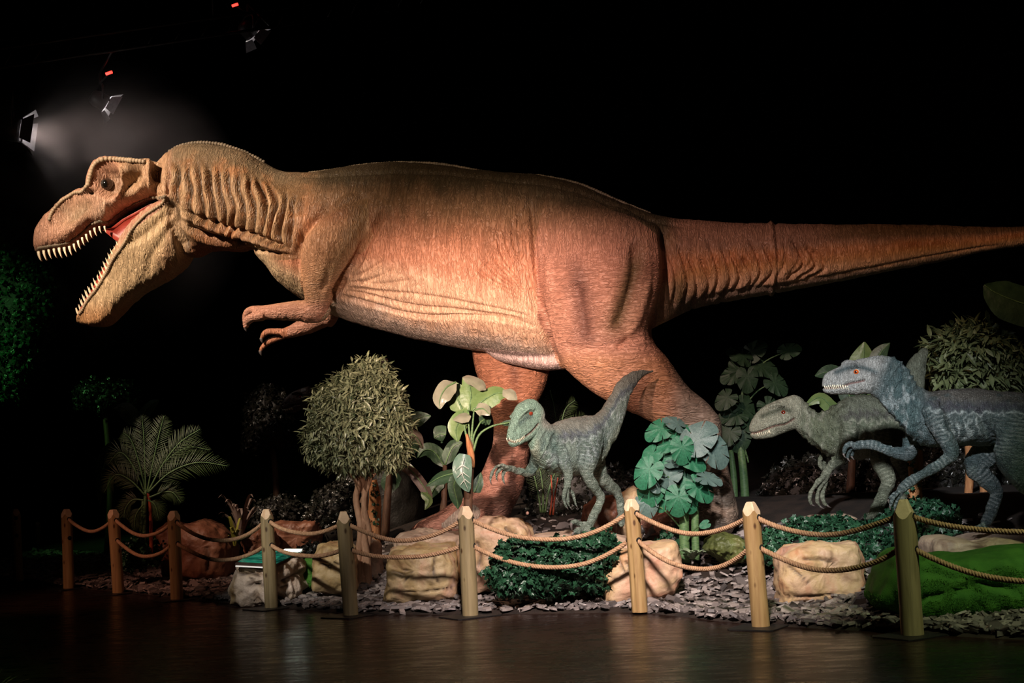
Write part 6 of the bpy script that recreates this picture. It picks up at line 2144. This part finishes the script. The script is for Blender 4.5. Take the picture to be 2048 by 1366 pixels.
clump('dark_shrub', 'small dark shrub between the sign lamp and the cracked tan rock', [(602, 1108), (608, 1096), (628, 1092), (650, 1098), (648, 1116), (612, 1118)], 19.0, .2, 400, M['leaf_hedge'], 37, leaf=.035, cat='shrub')
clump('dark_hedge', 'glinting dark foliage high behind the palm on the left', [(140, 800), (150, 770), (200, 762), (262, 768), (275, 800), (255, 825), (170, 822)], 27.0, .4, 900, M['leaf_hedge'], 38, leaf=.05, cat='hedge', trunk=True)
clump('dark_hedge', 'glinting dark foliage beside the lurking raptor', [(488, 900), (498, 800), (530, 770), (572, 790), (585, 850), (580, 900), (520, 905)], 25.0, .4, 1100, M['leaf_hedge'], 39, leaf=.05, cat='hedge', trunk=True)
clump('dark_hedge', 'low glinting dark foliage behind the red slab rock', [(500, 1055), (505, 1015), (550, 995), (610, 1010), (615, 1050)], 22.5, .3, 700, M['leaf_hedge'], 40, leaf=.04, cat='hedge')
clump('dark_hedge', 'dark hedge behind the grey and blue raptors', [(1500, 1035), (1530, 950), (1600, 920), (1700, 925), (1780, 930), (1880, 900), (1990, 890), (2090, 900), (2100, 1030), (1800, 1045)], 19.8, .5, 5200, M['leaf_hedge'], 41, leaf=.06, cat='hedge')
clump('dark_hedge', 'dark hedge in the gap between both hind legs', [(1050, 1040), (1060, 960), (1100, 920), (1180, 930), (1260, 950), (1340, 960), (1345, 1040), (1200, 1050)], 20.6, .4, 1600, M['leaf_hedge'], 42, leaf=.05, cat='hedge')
# hanging ivy lit faintly green at the far left
clump('ivy_drape', 'ivy drape hanging in faint green light at the left edge', [(-60, 800), (-60, 430), (0, 420), (45, 450), (60, 520), (110, 540), (125, 600), (90, 680), (70, 740), (50, 800), (0, 815)], 26.5, .5, 4200, M['leaf_ivy'], 44, leaf=.06, cat='ivy', box=.6)

# small plant on the visitor side, only its leaf tips reach into the lower left corner
gp = ground_pt(-25, 1420)
rp = thing('floor_plant', 'green leaf tips of a low plant in the lower left corner', 'plant', tuple(float(x) for x in gp))
for i, (ax, ay) in enumerate(((4, 1338), (22, 1352), (38, 1350), (58, 1358), (10, 1362), (44, 1364))):
    tip = ground_pt(ax, ay, .06)
    mb = MB()
    mid = (gp + tip) / 2 + np.array((0, 0, .05))
    mb.tube([gp, mid, tip], [.006, .005, .003], 5, 4)
    mb.build('stalk', M['stem_green'], rp)
    m2 = MB()
    dv = tip - mid
    scatter(m2, leaf_geo(.07, .018, 4, .2, .2), tip[None] - unit(dv[None]) * .02, dv[None], np.array([[0, -.6, 1.0]]), np.array([1.0]))
    m2.build('leaf', M['leaf_banana'], rp)
spot('green_floor_spot', (-3.6, 7.6, 2.2), tuple(ground_pt(25, 1356)), 260, (.2, 1, .15), 8, .8)


# ------------------------------------------------------------------ stage lamps under the ceiling and haze
M['lamp_black'] = noisy('lamp_black', [(.3, (.012, .011, .011)), (.7, (.025, .022, .022))], 20, .45, .1)
M['lamp_door'] = noisy('lamp_door_grey', [(.3, (.10, .095, .10)), (.7, (.16, .15, .16))], 20, .3, .1)
m, nt, b = new_mat('lamp_lens'); b.inputs['Emission Color'].default_value = (1, .93, .88, 1); b.inputs['Emission Strength'].default_value = 160
M['lens'] = m
m, nt, b = new_mat('indicator_red'); b.inputs['Emission Color'].default_value = (1, .03, .02, 1); b.inputs['Emission Strength'].default_value = 4
M['red'] = m


def stage_lamp(label, px, py, d, aim, power, color, angle, size=.16, lit=True, red=None):
    c = Vector(P(px, py, d))
    root = thing('stage_lamp', label, 'lamp', tuple(c), 'stage lamps')
    z = (Vector(aim) - c).normalized()
    R = z.to_track_quat('Z', 'Y').to_matrix()
    W = lambda p: np.array(c + R @ Vector(p))
    ring = lambda r, zz, m=20: np.array([W((r * math.cos(a), r * math.sin(a), zz)) for a in np.linspace(0, 2 * math.pi, m, endpoint=False)])
    s = size
    mb = MB(); mb.rings([ring(s * .5, -2.0 * s), ring(s * .8, -1.8 * s), ring(s, -1.2 * s), ring(s, 0), ring(s * .92, 0), ring(s * .9, -.4 * s)]); mb.build('can_body', M['lamp_black'], root)
    mb = MB(); mb.rings([ring(s * .88, -.42 * s), ring(s * .88, -.40 * s)]); mb.build('lens', M['lens'] if lit else M['lamp_black'], root)
    for k in range(4):
        a = k * math.pi / 2
        ca, sa = math.cos(a), math.sin(a)
        q = lambda r, t, zz: W((r * ca - t * sa, r * sa + t * ca, zz))
        mb = MB(); w0, w1 = .8 * s, 1.25 * s
        mb.rings([[q(1.0 * s, -w0, .02), q(1.0 * s, w0, .02), q(1.75 * s, w1, 1.1 * s), q(1.75 * s, -w1, 1.1 * s)], [q(1.03 * s, -w0, .01), q(1.03 * s, w0, .01), q(1.78 * s, w1, 1.08 * s), q(1.78 * s, -w1, 1.08 * s)]])
        mb.build('barn_door', M['lamp_door'], root, smooth=False)
    mb = MB()
    up = np.array((0, 0, 1.0)); cc = np.array(c); sd = unit(np.cross(np.array(z), up)[None])[0]
    mid = cc - np.array(z) * s * .7
    mb.tube([mid + sd * s * 1.12, mid + sd * s * 1.15 + up * s * 1.6, mid + up * s * 2.0, mid - sd * s * 1.15 + up * s * 1.6, mid - sd * s * 1.12], [.018] * 5, 6, 3)
    mb.tube([mid + up * s * 2.0, mid + up * s * 3.4], [.025, .025], 6, 1)
    mb.build('yoke', M['lamp_black'], root)
    if red:
        p = P(*red, d - .3)
        mb = MB(); mb.tube([p - np.array((.05, 0, .015)), p + np.array((.05, 0, .015))], [.022, .022], 8, 1)
        tag(mb.build('indicator', M['red'], root), 'small red indicator light')
        m2 = MB(); m2.tube([p + np.array((0, .03, 0)), np.array(mid + up * s * 2.2)], [.012, .012], 6, 1); m2.build('cable', M['lamp_black'], root)
    if power:
        l = bpy.data.lights.new('lamp_light', 'SPOT'); l.energy = power; l.color = color; l.spot_size = math.radians(angle); l.spot_blend = 1.0; l.shadow_soft_size = .08
        o = bpy.data.objects.new('lamp_light', l); COL.objects.link(o); o.parent = root
        o.location = R @ Vector((0, 0, .02)); o.rotation_euler = z.to_track_quat('-Z', 'Y').to_euler()
    return np.array(mid + up * s * 3.4)


h1 = stage_lamp('bright stage lamp with lit barn doors hanging beside the huge head', 42, 262, 21.5, (-3.0, 22.4, 6.0), 520, (1, .84, .78), 84, .17)
h2 = stage_lamp('stage lamp with glinting doors hanging highest near the top of the picture', 505, 70, 24.0, (-0.5, 27.0, 5.0), 150, (1, .85, .7), 50, .13, True, (470, 10))
h3 = stage_lamp('small dim stage lamp hanging between the bright lamp and the highest lamp', 212, 208, 23.0, (-1.5, 25.5, 4.5), 60, (1, .5, .4), 50, .13, True, (218, 146))
mb = MB()
A = h1 + np.array((-1.2, -.7, .02)); B = h2 + np.array((3.5, 1.2, .3))
for dz in (0, .28):
    mb.tube([A + np.array((0, 0, dz)), B + np.array((0, 0, dz))], [.025, .025], 8, 1)
for t in np.linspace(0, 1, 22):
    q = A * (1 - t) + B * t
    mb.tube([q, q + np.array((.15, .05, .28))], [.012, .012], 5, 1)
for hh in (h2, h3):
    t = np.clip(((hh - A) @ (B - A)) / ((B - A) @ (B - A)), 0, 1)
    mb.tube([hh, A * (1 - t) + B * t], [.018, .018], 6, 1)
tr = mb.build('lighting_truss', M['lamp_black'], base=tuple(A))
tag(tr, 'dark lighting truss carrying the stage lamps', 'truss')
rod = MB()
for t in (.05, .5, .95):
    q = A * (1 - t) + B * t
    rod.tube([q + np.array((0, 0, .28)), np.array((q[0], q[1], 11.0))], [.012, .012], 5, 1)
rod.build('hanger_rod', M['lamp_black'], tr)

# theatrical haze round the lamps at the left
mb = MB(); mb.box((-7.2, 22.2, 5.6), (7.0, 7.0, 5.6))
hz = mb.build('haze', None, base=(-7.2, 22.2, 5.6))
m = bpy.data.materials.new('stage_haze'); m.use_nodes = True; nt = m.node_tree; nt.nodes.clear()
out = N(nt, 'ShaderNodeOutputMaterial'); vol = N(nt, 'ShaderNodeVolumePrincipled')
vol.inputs['Color'].default_value = (.95, .85, .82, 1); vol.inputs['Anisotropy'].default_value = .2
tc = N(nt, 'ShaderNodeTexCoord'); nz = N(nt, 'ShaderNodeTexNoise', Scale=.55, Detail=3.0, Distortion=.8)
nt.links.new(tc.outputs['Object'], nz.inputs['Vector'])
ln = N(nt, 'ShaderNodeVectorMath', operation='LENGTH'); mp = N(nt, 'ShaderNodeMapping'); mp.inputs['Scale'].default_value = (.30, .30, .37)
nt.links.new(tc.outputs['Object'], mp.inputs[0]); nt.links.new(mp.outputs[0], ln.inputs[0])
fall = N(nt, 'ShaderNodeMapRange'); nt.links.new(ln.outputs['Value'], fall.inputs[0])
fall.inputs['From Min'].default_value = .25; fall.inputs['From Max'].default_value = 1.0; fall.inputs['To Min'].default_value = 1.0; fall.inputs['To Max'].default_value = 0.0
cr = N(nt, 'ShaderNodeMapRange'); nt.links.new(nz.outputs[0], cr.inputs[0]); cr.inputs['From Min'].default_value = .42; cr.inputs['From Max'].default_value = .75; cr.inputs['To Min'].default_value = 0.0; cr.inputs['To Max'].default_value = .11
mu = N(nt, 'ShaderNodeMath', operation='MULTIPLY'); nt.links.new(cr.outputs[0], mu.inputs[0]); nt.links.new(fall.outputs[0], mu.inputs[1])
nt.links.new(mu.outputs[0], vol.inputs['Density']); nt.links.new(vol.outputs[0], out.inputs['Volume'])
hz.data.materials.append(m)
tag(hz, 'thin drifting stage haze around the lamps at the upper left', 'haze', kind='stuff')

# drop the helper property used while building
for o_ in bpy.data.objects:
    if '_base' in o_:
        del o_['_base']
